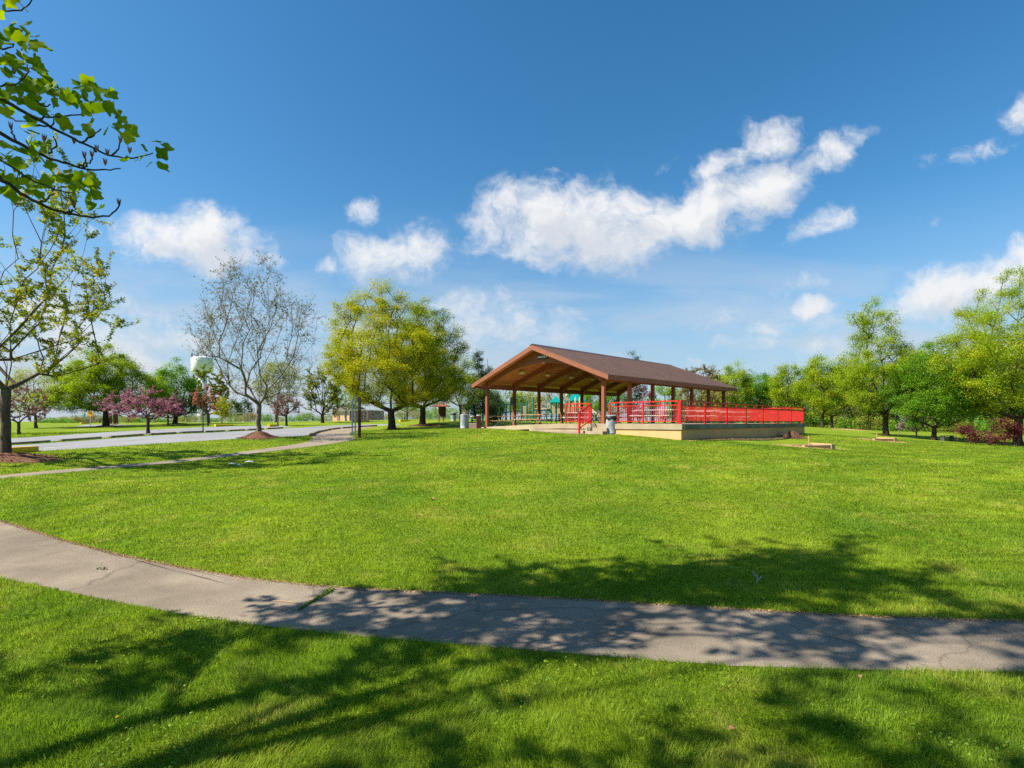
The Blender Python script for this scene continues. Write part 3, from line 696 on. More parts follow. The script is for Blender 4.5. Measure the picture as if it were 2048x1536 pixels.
LM_dark = leaf_mat('leaf_dark', [(0.015, 0.035, 0.010), (0.03, 0.065, 0.016), (0.06, 0.10, 0.024)], trans=0.25, gain=1.3)
LM_darkgold = leaf_mat('leaf_second', [(0.055, 0.10, 0.006), (0.125, 0.17, 0.010), (0.26, 0.245, 0.016)])
LM_sparse = leaf_mat('leaf_budding', [(0.07, 0.08, 0.018), (0.13, 0.14, 0.03), (0.22, 0.19, 0.06)], gain=1.05)
LM_reddish = leaf_mat('leaf_reddish', [(0.06, 0.10, 0.006), (0.13, 0.18, 0.012), (0.22, 0.235, 0.02), (0.28, 0.20, 0.035)])
LM_pink = leaf_mat('blossom_pink', [(0.11, 0.035, 0.05), (0.22, 0.08, 0.11), (0.32, 0.15, 0.19), (0.20, 0.12, 0.06)], gain=1.5)
LM_pinkgreen = leaf_mat('blossom_over', [(0.09, 0.10, 0.015), (0.20, 0.11, 0.07), (0.28, 0.14, 0.14), (0.20, 0.17, 0.03)], gain=1.1)
LM_lilac = leaf_mat('blossom_lilac', [(0.20, 0.11, 0.15), (0.36, 0.22, 0.29), (0.46, 0.33, 0.38), (0.20, 0.19, 0.06)], gain=1.0)
LM_coral = leaf_mat('blossom_coral', [(0.22, 0.06, 0.04), (0.40, 0.14, 0.09), (0.46, 0.24, 0.17), (0.26, 0.16, 0.05)], gain=1.1)
LM_maroon = leaf_mat('leaf_maroon', [(0.045, 0.008, 0.012), (0.10, 0.014, 0.022), (0.19, 0.035, 0.04)], gain=1.2)
LM_tanbuds = leaf_mat('bud_tan', [(0.13, 0.10, 0.035), (0.23, 0.18, 0.07), (0.30, 0.25, 0.10)], gain=1.4)

OVAL = [(0, .35), (.12, .72), (.3, .97), (.5, 1), (.7, .82), (.88, .48), (1, .1)]
ROUND = [(0, .45), (.12, .82), (.3, 1), (.55, .95), (.75, .75), (.9, .45), (1, .12)]
VASE = [(0, .25), (.25, .62), (.5, .9), (.72, 1), (.88, .78), (1, .35)]
CONE = [(0, .7), (.1, 1), (.3, .85), (.6, .5), (.85, .22), (1, .04)]
UMB = [(0, .75), (.25, 1), (.5, .9), (.75, .62), (1, .15)]
def tree_px(label, px, Z, top, xl, xr, bot, mat, bark, seed, prof=OVAL, cover=2.2, ncl=None, trunk_px=None, size=None, **kw):
    """A tree from the picture's extents at distance Z: base column px, top row, crown columns xl..xr, crown bottom row."""
    x, y, zb = gp(px, Z); s = Z / F
    H = CH + (HZ - top) * s - zb; cb = CH + (HZ - bot) * s - zb
    rx = (xr - xl) / 2 * s; off = ((xl + xr) / 2 - px) * s
    size = size or max(0.08, Z * 0.0021)
    area = (xr - xl) * s * (H - cb) * 0.75
    nleaf = int(cover * (1.9 if cover > 1 else 1.4) * area / (size * size * 0.33))
    ncl = ncl or int(np.clip(area * 2.6, 40, 260))
    tr = (trunk_px or (xr - xl) * 0.06) * s / 2 * .8
    kw.setdefault('fork', max(0.5, cb * 1.08)); kw.setdefault('spread', rx * 0.22 + 0.12); kw.setdefault('up', .85); kw.setdefault('flat', .7); kw.setdefault('min_r', Z * 0.00035)
    return make_tree(label, x, y, H * 0.985, tr, prof=prof, rx=rx * 1.04, ncl=ncl, nleaf=nleaf, size=size, mat=mat, bark=bark, seed=seed, z0=cb + kw['spread'] * .2, ctr=(off * 1.5, 0), **kw)

# left side ----------------------------------------------------------
tree_px('tall open maple with several leaders and thin reddish green leaves at left edge', 10, 19, 262, -165, 226, 770, LM_reddish, M_bark, 11, prof=[(0, .55), (.15, .95), (.35, 1), (.6, .9), (.8, .7), (1, .3)], cover=1.2, ncl=220, trunk_px=20,
        size=0.085, multi=3, fork=2.4, twigs=3, leader=0.95, spread=0.5, rise=1.3, flat=0.5, min_r=0.007, wob=.015, ex=1.65)
tree_px('pink blossoming redbud partly behind the tall left maple', 38, 42, 762, -8, 96, 838, LM_pinkgreen, M_bark, 12, prof=UMB, cover=1.3, group='pink blossoming small trees', twigs=2, fork=0.9)
tree_px('yellow green tree tinged pink beyond the redbud at left', 72, 56, 728, 10, 114, 832, LM_reddish, M_bark, 13, prof=OVAL, cover=1.5)
tree_px('round yellow green maple beside the yellow diamond road sign', 212, 58, 684, 118, 306, 822, LM_maple, M_barkdark, 14, prof=[(0, .7), (.12, .96), (.3, 1), (.5, .84), (.7, .6), (.88, .34), (1, .08)], cover=4.6, trunk_px=12, ncl=280, spread=0.6, tint_bias=-0.05, lump=0.35)
tree_px('umbrella shaped pink redbud on the kerbed median strip', 296, 38, 778, 226, 354, 836, LM_pink, M_barkdark, 15, prof=[(0, .6), (.2, .95), (.45, 1), (.7, .75), (.9, .4), (1, .1)], cover=2.2, trunk_px=7, group='pink blossoming small trees', ncl=90, twigs=3, spread=0.38, fork=1.0, multi=3, leader=0.5, inner=0.6)
tree_px('low pink redbud at the foot of the green maple past the median', 336, 60, 793, 312, 372, 838, LM_pink, M_barkdark, 16, prof=UMB, cover=1.4, group='pink blossoming small trees', twigs=2, fork=0.9)
tree_px('bright green broad maple standing behind the pink redbud', 350, 66, 710, 298, 400, 830, LM_green, M_barkdark, 17, prof=[(0, .65), (.2, 1), (.45, .85), (.7, .55), (.9, .25), (1, .08)], cover=4.0, trunk_px=9, ncl=240, spread=0.65, tint_bias=0.08, lump=0.35)
tree_px('small coral pink tree right of the bright green maple', 415, 58, 772, 386, 434, 826, LM_coral, M_bark, 18, prof=OVAL, cover=1.5, trunk_px=5, twigs=2, group='pink blossoming small trees')
tree_px('slim olive brown tree below the white water tower', 418, 76, 728, 384, 458, 830, LM_olive, M_bark, 19, prof=ROUND, cover=3.2, twigs=2, trunk_px=5)
tree_px('small yellow green tree at the edge of the fenced field', 444, 72, 792, 426, 464, 836, LM_yellow, M_bark, 20, prof=ROUND, cover=1.8)
tree_px('nearly bare spreading maple on mulch mound beside the road', 516, 29, 508, 394, 616, 800, LM_sparse, M_barkgrey, 21, prof=[(0, .35), (.12, .7), (.3, .95), (.5, 1), (.7, .85), (.88, .62), (1, .3)], cover=0.42, ncl=230, trunk_px=11.5,
        size=0.085, twigs=7, fork=1.8, multi=3, leader=0.85, spread=0.6, rise=1.6, min_r=0.006, flat=.8, wob=0.02, ex=1.75)
tree_px('lilac pink crabapple beside the dark lamp post across the road', 573, 57, 786, 538, 606, 834, LM_pinkgreen, M_barkdark, 22, prof=UMB, cover=1.2, trunk_px=5, twigs=3, fork=1.0, group='pink blossoming small trees')
tree_px('brownish green tree behind the bare maple crown', 552, 82, 712, 515, 606, 815, LM_olive, M_bark, 23, prof=OVAL, cover=1.5, tint_bias=.12)
tree_px('dark twiggy twin trunk pear tree left of the tan building', 645, 66, 728, 597, 690, 834, LM_olive, M_barkdark, 24, prof=OVAL, cover=1.7, multi=3, twigs=4, trunk_px=7, tint_bias=-0.15, fork=1.0)
tree_px('pale green thin tree between the pear and the tan building', 692, 92, 745, 660, 725, 822, LM_green, M_bark, 25, prof=ROUND, cover=1.3, tint_bias=.2)
tree_px('large yellow green tree left of the shelter with branched dark trunk', 784, 45, 545, 632, 906, 812, LM_yellow, M_barkdark, 26, prof=[(0, .45), (.1, .84), (.25, 1.03), (.42, .98), (.6, .72), (.78, .42), (.9, .22), (1, .06)], cover=2.8, trunk_px=16, ncl=400, spread=0.62, twigs=0, lump=0.32, fork=1.6, rise=1.0)
tree_px('large darker green tree half hidden behind the yellow green one', 845, 54, 588, 752, 946, 808, LM_darkgold, M_barkdark, 27, prof=[(0, .6), (.12, .9), (.3, 1), (.5, .92), (.7, .66), (.85, .38), (1, .08)], cover=2.7, trunk_px=13, ncl=320, spread=0.68, fork=1.8, rise=0.95)
tree_px('small tree with thin trunk beyond the two big trees', 814, 74, 770, 785, 845, 826, LM_green, M_barkdark, 28, prof=ROUND, cover=1.5)
tree_px('slender green tree with straight dark trunk left of the shelter roof', 921, 62, 700, 880, 958, 815, LM_darkgold, M_barkdark, 29, prof=OVAL, cover=1.7, trunk_px=6)
tree_px('dark blue green pine peeking behind the shelter left eave', 952, 82, 690, 925, 985, 830, LM_dark, M_barkdark, 30, prof=CONE, cover=2.2, name='pine_tree', cat='pine', rise=-0.1, leader=.97, fork=1.0)
tree_px('second dark pine behind the left slope of the shelter roof', 974, 88, 712, 950, 1002, 830, LM_dark, M_barkdark, 31, prof=CONE, cover=2.2, name='pine_tree', cat='pine', rise=-0.1, leader=.97, fork=1.0)
tree_px('dark dense evergreen shrub behind the left front shelter post', 987, 50, 786, 966, 1010, 846, LM_dark, M_barkdark, 32, prof=OVAL, cover=2.6, name='evergreen_shrub', cat='shrub', fork=0.4)
# behind the playground and the shelter
for k, (px, Z, top, w, mt, lab) in enumerate([
        (1012, 96, 762, 34, LM_green, 'light green tree beyond the green climbing posts'), (1048, 104, 768, 34, LM_yellow, 'yellow green tree beyond the tan climbing panel'),
        (1082, 110, 780, 30, LM_olive, 'thin olive tree behind the playground bridge'), (1118, 106, 772, 34, LM_olive, 'olive tree behind the teal playground roof'),
        (1158, 108, 768, 34, LM_green, 'green tree behind the arched playground panel'), (1192, 84, 770, 26, LM_vivid, 'vivid green tree seen right of the tan slide'),
        (1232, 92, 764, 34, LM_green, 'leafy tree seen past the front right post under the roof')]):
    tree_px(lab, px, Z, top, px - w, px + w, 832, mt, M_barkdark, 40 + k, prof=ROUND, cover=1.7 if mt != LM_olive else 0.9, fork=1.4)
tree_px('lilac redbud seen between the right shelter posts', 1286, 60, 762, 1250, 1316, 838, LM_lilac, M_bark, 50, prof=ROUND, cover=1.5, twigs=2, group='pink blossoming small trees', fork=.8)
tree_px('vivid green tree seen between the middle right shelter posts', 1330, 62, 758, 1300, 1364, 842, LM_vivid, M_bark, 51, prof=ROUND, cover=2.2, tint_bias=.2)
tree_px('dark tipped pine showing just above the metal roof', 1266, 86, 698, 1240, 1292, 830, LM_dark, M_barkdark, 52, prof=OVAL, cover=1.8, name='pine_tree', cat='pine', leader=.95, tint_bias=.25)
# right tree line
LM_cyc = [LM_green, LM_yellow, LM_maple, LM_olive]
for k, (px, Z, top, xl, xr, mt, cov, lab) in enumerate([
        (1402, 82, 732, 1350, 1452, LM_tanbuds, 2.0, 'tan budding willowy tree behind the right end of the roof'),
        (1462, 88, 722, 1424, 1508, LM_maple, 2.8, 'olive green tree just right of the roof end'),
        (1516, 92, 742, 1484, 1552, LM_green, 2.9, 'smaller green tree behind the far red railing'),
        (1578, 84, 722, 1540, 1616, LM_maple, 2.5, 'airy yellow green tree at the far end of terrace'),
        (1644, 74, 702, 1600, 1690, LM_maple, 2.8, 'broad olive green tree with dark trunk right of the terrace'),
        (1664, 80, 740, 1630, 1712, LM_yellow, 1.9, 'yellow green tree overlapping the broad olive green tree')]):
    tree_px(lab, px, Z, top, xl, xr, 830, mt, M_barkdark, 60 + k, prof=OVAL, cover=cov, trunk_px=6, twigs=3 if mt is LM_tanbuds else 0, ncl=90, rise=1.0, fork=1.8)
tree_px('tall ragged yellow green tree above the right tree line', 1772, 55, 594, 1674, 1836, 818, LM_maple, M_barkdark, 70, prof=[(0, .6), (.15, .9), (.3, 1), (.42, .95), (.6, .6), (.8, .5), (.92, .35), (1, .12)], cover=2.5, trunk_px=12, ncl=300, spread=0.6, lump=.45, fork=2.2, rise=1.1)
tree_px('round vivid green tree in front of the right woods', 1868, 50, 686, 1792, 1938, 852, LM_vivid, M_barkdark, 71, prof=ROUND, cover=3.4, trunk_px=10, ncl=300, spread=0.55, fork=1.2, multi=2)
tree_px('big tall yellow green tree at the right edge of the lawn', 2036, 47, 520, 1902, 2180, 818, LM_maple, M_barkdark, 72, prof=[(0, .75), (.1, .95), (.25, 1), (.42, .95), (.55, .75), (.7, .62), (.85, .45), (1, .15)], cover=2.6, trunk_px=16, ncl=420, spread=0.66, lump=.45, fork=2.4, tint_bias=.08, rise=1.0)
tree_px('small lilac redbud under the round vivid green tree', 1832, 52, 826, 1798, 1862, 866, LM_lilac, M_bark, 73, prof=ROUND, cover=0.9, twigs=2, group='pink blossoming small trees', fork=.6, size=.11)
tree_px('dark maroon leaved shrub before the big right edge tree', 1980, 43.5, 836, 1934, 2026, 884, LM_maroon, M_barkdark, 74, prof=ROUND, cover=2.4, name='maroon_shrub', cat='shrub', fork=.5, multi=3, size=.12)
# woods behind the right tree line: each tree a copy of one of four grown here, with its own label
woods = [(1500, 101, 738, 1), (1550, 97, 746, 3), (1598, 96, 730, 2), (1690, 92, 722, 0), (1722, 95, 738, 1), (1440, 103, 738, 0), (1615, 105, 742, 0), (1700, 100, 706, 1), (1738, 108, 716, 2), (1795, 98, 690, 0), (1846, 104, 684, 3), (1900, 100, 676, 1), (1942, 96, 668, 2), (1978, 106, 662, 0), (2025, 98, 640, 3), (2080, 95, 650, 1), (2140, 100, 640, 2),
         (1430, 118, 752, 3), (1545, 120, 760, 1), (1488, 125, 752, 0), (1385, 120, 752, 2)]
wl = ['dim wood tree right of the olive green tree by the roof end', 'dim wood tree over the middle of the long red railing', 'dim wood tree over the far end of the long red railing', 'dim wood tree between the broad olive and tall ragged trees', 'dim wood tree touching the tall ragged tree on its left', 'dim wood tree behind the end of the metal roof', 'pale wood tree behind the broad olive green tree', 'wood tree at the left of the tall ragged tree', 'wood tree behind the tall ragged tree trunk', 'wood tree right of the tall ragged tree', 'wood tree rising behind the round vivid tree left side',
      'wood tree directly behind the round vivid tree top', 'wood tree right of the round vivid tree', 'wood tree above the maroon shrub', 'wood tree behind the big right edge tree', 'wood tree at the right border behind the big tree', 'wood tree outermost on the right behind the big tree',
      'distant tree behind the olive green tree by the roof end', 'distant tree between the small green and airy trees', 'distant tree behind the far red railing corner', 'distant tree behind the tan budding tree']
protos = {}
for k, (px, Z, top, kind) in enumerate(woods):
    x, y, zb = gp(px, Z); H = CH + (HZ - top) * Z / F - zb
    if kind not in protos:
        protos[kind] = (make_tree(wl[k], x, y, 12.0, 0.22, 2.2, OVAL, 4.2, 85, 5200, 0.27, [LM_woodshade, LM_woodgreenshade, LM_woodshade, LM_olive][kind], M_barkdark, 80 + kind, spread=1.0, min_r=.03, z0=1.6, group='trees of the right woods', lump=.4, tint_bias=-.05), 12.0)
        o = protos[kind][0]
    else: o = copy_tree(protos[kind][0])
    o.location = (x, y, zb - .05); s = H / 12.0; o.scale = (s * random.uniform(.85, 1.1), s * random.uniform(.85, 1.1), s); o.rotation_euler.z = random.uniform(0, 6.28); o['label'] = wl[k]
# undergrowth of the woods and the shrubs along the left horizon
sp = make_tree('x', 0, 0, 3.0, 0.05, 0.25, ROUND, 2.4, 40, 1500, 0.24, LM_green, M_barkdark, 95, name='shrub', cat='shrub', spread=.7, min_r=.02, multi=3, z0=.3)
sq = make_tree('x', 0, 0, 3.0, 0.05, 0.25, ROUND, 2.6, 40, 1300, 0.24, LM_olive, M_barkdark, 96, name='shrub', cat='shrub', spread=.7, min_r=.02, multi=3, z0=.3, tint_bias=.1)
sr = make_tree('x', 0, 0, 3.0, 0.05, 0.25, ROUND, 2.2, 40, 1200, 0.24, LM_tanbuds, M_barkdark, 97, name='shrub', cat='shrub', spread=.7, min_r=.02, multi=3, z0=.3, tint_bias=-.1)
shr = [(1625, 88, 826, sp, 'green undergrowth shrub at the terrace far corner'), (1662, 92, 828, sq, 'undergrowth shrub between the trunks of the broad olive tree pair'), (1700, 90, 830, sp, 'green undergrowth shrub left of the tall ragged tree trunk'),
       (1738, 84, 832, sq, 'pale undergrowth shrub beside the tall ragged tree trunk'), (1800, 88, 836, sp, 'green undergrowth shrub behind the small lilac redbud'), (1900, 84, 838, sq, 'olive undergrowth shrub right of the round vivid tree trunk'),
       (1850, 92, 838, sp, 'green undergrowth shrub behind the round vivid tree trunk'), (1945, 88, 836, sp, 'green undergrowth shrub behind the maroon shrub'), (2040, 86, 836, sq, 'olive undergrowth shrub behind the right edge trunk'), (1995, 90, 834, sp, 'green undergrowth shrub above the maroon shrub'),
       (1520, 110, 826, sp, 'green undergrowth shrub seen through the far railing'), (1440, 112, 826, sq, 'olive undergrowth shrub seen over the far railing'), (1575, 108, 826, sp, 'green undergrowth shrub beyond the last railing bay'), (1370, 112, 828, sq, 'olive shrub seen between the rear shelter posts'),
       (118, 120, 834, sp, 'green bush at the left end of the horizon row'), (145, 130, 836, sp, 'low green bush left of the diamond sign'), (162, 118, 832, sr, 'tan brown bush beside the diamond sign'), (190, 126, 828, sr, 'tan brown bush right behind the diamond sign'), (222, 130, 826, sp, 'green bush behind the round maple trunk'),
       (255, 124, 832, sq, 'olive bush between round maple and median redbud'), (285, 128, 834, sp, 'green bush beyond the median redbud trunk'), (322, 132, 834, sp, 'green bush between the two pink redbuds'), (380, 110, 830, sq, 'olive bush under the bright green maple'),
       (480, 150, 828, sq, 'olive bush behind the fence under two dark trees'), (530, 140, 826, sp, 'green bush behind the fence right of the bare maple trunk'), (610, 130, 824, sp, 'green bush behind the fence by the lilac crabapple'), (500, 145, 824, sr, 'brownish bush behind the fence by the bare trunk'),
       (820, 120, 812, sq, 'olive bush behind the fence between the big trunks'), (875, 118, 812, sp, 'green bush behind the fence by the notice post'), (1060, 130, 822, sp, 'green bush behind the tan climbing panel'), (1140, 128, 822, sq, 'olive bush behind the play structure'), (1215, 110, 826, sp, 'green bush beyond the front right shelter post')]
seen = set()
for k, (px, Z, top, src, lab) in enumerate(shr):
    o = src if src.name not in seen else copy_tree(src); seen.add(src.name)
    x, y, zb = gp(px, Z); H = max(1.2, CH + (HZ - top) * Z / F - zb); s = H / 3.0
    o.location = (x, y, zb - .1); o.scale = (max(s, .8) * random.uniform(1.1, 1.6), max(s, .8) * random.uniform(1, 1.4), s); o.rotation_euler.z = random.uniform(0, 6.28); o['label'] = lab; o['group'] = 'bushes along the far edges of the park'
deep = [(px, 112 + (k % 3) * 9, 806 - (k % 4) * 6 - max(0, (px - 1800) * .05)) for k, px in enumerate(range(1372, 2200, 36))]
for k, (px, Z, top) in enumerate(deep):
    o = copy_tree(sp if k % 3 else sq); x, y, zb = gp(px + random.uniform(-8, 8), Z); H = CH + (HZ - top) * Z / F - zb; q_ = H / 3.0
    o.location = (x, y, zb - .3); o.scale = (1.5, 1.3, q_); o.rotation_euler.z = random.uniform(0, 6.28); o['label'] = 'tall dim bush filling a gap deep in the right hand woods'; o['group'] = 'bushes deep in the woods'
for k, px in enumerate(range(96, 1010, 27)):
    Z = 152 + (k % 3) * 8; o = copy_tree((sp, sq, sp, sr)[k % 4] if k % 8 != 3 else sr); x, y, zb = gp(px + random.uniform(-7, 7), Z); H = max(1.5, CH + (HZ - (833 - random.uniform(0, 9) - max(0, (px - 650) * .055))) * Z / F - zb); q_ = H / 3.0
    o.location = (x, y, zb - .2); o.scale = (1.1, 1.0, q_); o.rotation_euler.z = random.uniform(0, 6.28); o['label'] = 'low bush in the farthest hedge row along the left horizon'; o['group'] = 'farthest hedge row'
far1 = make_tree('dark round distant tree left of the bare maple trunk', *gp(462, 200)[:2], 8.6, .3, 2, ROUND, 4.6, 50, 1500, .55, LM_dark, M_barkdark, 98, spread=1.3, min_r=.06, group='distant dark round trees', tint_bias=.1)
o = copy_tree(far1); o.location = gp(489, 205); o.scale = (.75, .75, 1.05); o['label'] = 'taller narrow distant dark tree next to the bare maple trunk'

# ------------------------------------------------------------------ the tulip tree beside the camera: trunk outside the picture, one low bough reaching in
LM_tulip = leaf_mat('leaf_tulip', [(0.045, 0.10, 0.003), (0.09, 0.155, 0.005), (0.17, 0.21, 0.008)], trans=0.55, gain=1.75)
tul = make_tree('tulip tree with big lobed leaves reaching in from the upper left', -7.0, 1.95, 13.4, 0.125, 3.0, [(0, .55), (.15, .9), (.35, 1), (.6, .95), (.8, .75), (1, .3)], 3.7, 125, 19000, 0.12, LM_tulip, M_bark, 101,
                name='tulip_tree', spread=.8, z0=3.7, keep=True, twigs=3, min_r=.006, ctr=(.3, .5),
                extra=np.random.default_rng(9).normal(0, 1, (75, 3)).clip(-1.5, 1.5) * np.array([.55, .55, 2.0]) + np.array([1.0, 2.75, 8.6]), rise=.5, leader=.8, aspect=.9)  # extra: unseen crown clump added to cast the compact shadow on the lawn
def tul_leaf(c, nrm, tip, s, rng):
    """Six pointed tulip leaf, creased along the midrib."""
    t = tip - nrm * tip.dot(nrm); t /= np.linalg.norm(t); b = np.cross(nrm, t)
    ol = [(0, 0), (.30, -.03), (.52, .14), (.44, .36), (.40, .52), (.50, .80), (.22, .86), (0, .76)]
    fold = rng.uniform(.10, .35); drop = rng.uniform(.05, .25)
    def P(u, v): return c + b * u * s + t * v * s + nrm * (abs(u) * fold - v * v * drop) * s
    Rr = [P(u, v) for u, v in ol]; Ll = [P(-u, v) for u, v in ol]; Mm = [P(0, v) for v in (0, .2, .4, .6, .76)]
    V = Mm + Rr[1:7] + Ll[1:7]
    r = [5, 6, 7, 8, 9, 10]; l = [11, 12, 13, 14, 15, 16]
    Fc = [(0, r[0], r[1], 1), (1, r[1], r[2], 2), (2, r[2], r[3], 3), (3, r[3], r[4], r[5]), (3, r[5], 4, 4)]
    Fc = Fc + [tuple([a - 5 + 11 if 5 <= a <= 10 else a for a in f[::-1]]) for f in Fc]
    return V, Fc
ZK = 360 / 1229.0
def bp(zx, zy, Z): return xyz(zx * ZK, zy * ZK, Z)
rng = np.random.default_rng(5)
br_defs = [(4.5, 4.2, [(-90, 60), (0, 72), (130, 72), (200, 40), (240, -20)]), (4.0, 4.1, [(-120, 600), (0, 585), (110, 575), (170, 535), (195, 490), (185, 440)]),
           (4.0, 4.5, [(-160, 590), (0, 668), (130, 745), (260, 820), (400, 895), (540, 970), (640, 1020), (760, 1065), (890, 1085), (970, 1070), (1045, 1045)]),
           (4.15, 4.35, [(260, 820), (330, 800), (440, 795), (530, 785), (600, 765)]), (4.3, 4.2, [(540, 972), (620, 940), (690, 880)]),
           (3.8, 4.3, [(-140, 830), (0, 905), (100, 965), (250, 1050), (400, 1100), (540, 1145), (700, 1168), (825, 1150)]), (3.9, 4.0, [(-120, 1000), (0, 1090), (120, 1170), (240, 1240), (380, 1300), (505, 1318)]),
           (3.7, 4.2, [(-150, 1080), (0, 1210), (100, 1290), (220, 1370), (340, 1425), (500, 1465), (650, 1490), (760, 1470), (820, 1410), (812, 1375)]), (4.4, 4.4, [(760, 1063), (815, 1010), (822, 955)]),
           (4.2, 4.2, [(0, 770), (60, 800), (120, 830), (170, 830)]), (4.1, 4.1, [(540, 1142), (590, 1110), (575, 1060)]), (4.1, 4.1, [(560, 1145), (640, 1100), (627, 1055)]), (3.9, 3.9, [(100, 965), (90, 910), (72, 860)]),
           (4.1, 4.2, [(240, 855), (370, 870), (368, 810)]), (4.2, 4.2, [(250, 690), (300, 730), (345, 712)]), (4.2, 4.3, [(0, 330), (60, 330), (95, 300)]), (4.0, 4.0, [(330, 1050), (390, 990), (365, 930)]), (3.95, 3.95, [(270, 1380), (330, 1355), (370, 1320)]),
           (4.4, 4.4, [(640, 1020), (662, 1040), (660, 1015)]), (4.0, 4.0, [(430, 1455), (520, 1440), (505, 1400)])]
chn = []
tloc = np.array(tul.location)
for (za, zb_, pts) in br_defs:
    P = np.array([bp(a, b, za + (zb_ - za) * k / (len(pts) - 1)) for k, (a, b) in enumerate(pts)]); P = resample(P, max(5, 3 * len(pts)))
    P[1:-1] += rng.normal(0, .004, P[1:-1].shape)
    r0 = .015 if len(pts) > 6 else .0075
    chn.append((P - tloc, np.linspace(r0, .0042, len(P))))
root = np.array([-6.95, 2.0, 4.6]) - tloc
for k in (0, 1, 2, 5, 6, 7):
    q = chn[k][0][0]; f = np.linspace(0, 1, 8)[:, None]; dirq = chn[k][0][1] - chn[k][0][0]; dirq /= np.linalg.norm(dirq)
    P = root * (1 - f) ** 2 + (q - dirq * 1.2) * 2 * f * (1 - f) + q * f ** 2
    chn.append((P, np.linspace(.05, .0155, 8)))
V, Fc = tubes_np(chn, lambda r: 7)
link('branch', np_mesh('branch', V, Fc, M_barkdark, smooth=True), tul)
lv = [(110, 35), (20, 50), (0, 90), (140, 190), (100, 230), (200, 290), (240, 350), (230, 400), (20, 270), (80, 250), (230, 300), (0, 240), (150, 380), (40, 400), (150, 460), (60, 450), (280, 500), (20, 520), (60, 600), (150, 650), (250, 600), (300, 660), (330, 570), (400, 640), (200, 560), (430, 650), (470, 690), (250, 760),
      (210, 820), (110, 710), (40, 760), (280, 560), (340, 630), (350, 680), (610, 600), (640, 660), (690, 670), (750, 640), (560, 660), (590, 720), (700, 740), (820, 770), (440, 840), (490, 850), (600, 860), (620, 920), (480, 625), (545, 570), (655, 720), (740, 740), (750, 880), (800, 850), (880, 870), (830, 830), (905, 945), (860, 1130),
      (950, 1020), (1040, 1000), (1100, 995), (1140, 1080), (1050, 1130), (1000, 1080), (1075, 1150), (940, 1115), (180, 920), (210, 880), (60, 1020), (120, 1030), (280, 990), (320, 1020), (250, 1080), (180, 1080), (260, 1130), (350, 1140), (80, 1110), (140, 1200), (40, 1220), (200, 1290), (240, 1330), (120, 1310), (280, 1240), (370, 1250), (390, 1230),
      (470, 1200), (490, 1215), (530, 1220), (600, 1190), (640, 1260), (660, 1275), (540, 1320), (600, 1330), (650, 1340), (580, 1400), (660, 1440), (470, 1290), (600, 1240), (560, 1250), (0, 1180), (30, 1290), (10, 1340), (90, 1230), (160, 1250), (20, 430), (0, 640), (30, 690), (180, 730), (150, 600)]
VV, FF, tt = [], [], []; off = 0
for (a, b) in lv:
    for rep in range(1 if a > 760 else 2 if a > 330 else 3):
        Z = rng.uniform(3.9, 4.55) if a < 700 else rng.uniform(4.3, 4.5)
        c = bp(a + rng.normal(0, 8 + 14 * rep), b - 20 + rng.normal(0, 8 + 14 * rep), Z)
        nrm = np.array([rng.normal(0, .55), rng.normal(-.15, .6), rng.uniform(.25, 1)]); nrm /= np.linalg.norm(nrm)
        tip = np.array([rng.normal(.25, .6), rng.normal(-.1, .6), -.75])
        s = rng.uniform(.07, .112) * (0.85 if rep else 1)
        v, f = tul_leaf(c - tloc, nrm, tip, s, rng)
        VV += v; FF += [tuple(q + off for q in g) for g in f]; off += len(v); tt += [float(np.clip(rng.normal(.5, .25), 0, 1))] * len(f)
        # stalk back towards the twig
me = bpy.data.meshes.new('bough_leaves'); me.from_pydata([tuple(p) for p in VV], [], [tuple(dict.fromkeys(f)) for f in FF])
at = me.attributes.new('tint', 'FLOAT', 'FACE'); at.data.foreach_set('value', np.array(tt, np.float32)); me.materials.append(LM_tulip)
me.polygons.foreach_set('use_smooth', [True] * len(me.polygons))
link('bough_leaves', me, tul)
M_cone = surf('dry_seed_cone', (0.16, 0.07, 0.035), (0.30, 0.15, 0.08), scale=40, rough=.9)
cn = [(305, 945), (505, 965), (575, 1062), (627, 1057), (660, 1017), (733, 1045), (718, 1110), (822, 958), (885, 1030), (72, 862), (360, 1290), (505, 1402), (812, 1385), (480, 1450), (235, 1228), (95, 490), (300, 955)]
for k, (a, b) in enumerate(cn):
    c = bp(a, b, 4.25) - tloc; m = MB()
    for q in range(7):
        an = q * .9; sp_ = .010
        m.tube([c + np.array([0, 0, -.022]), c + np.array([math.cos(an) * sp_ * .7, math.sin(an) * sp_, .0]), c + np.array([math.cos(an) * sp_ * 1.5, math.sin(an) * sp_ * 1.5, .034])], [.003, .0042, .001], 4)
    m.build('seed_cone', M_cone, tul)

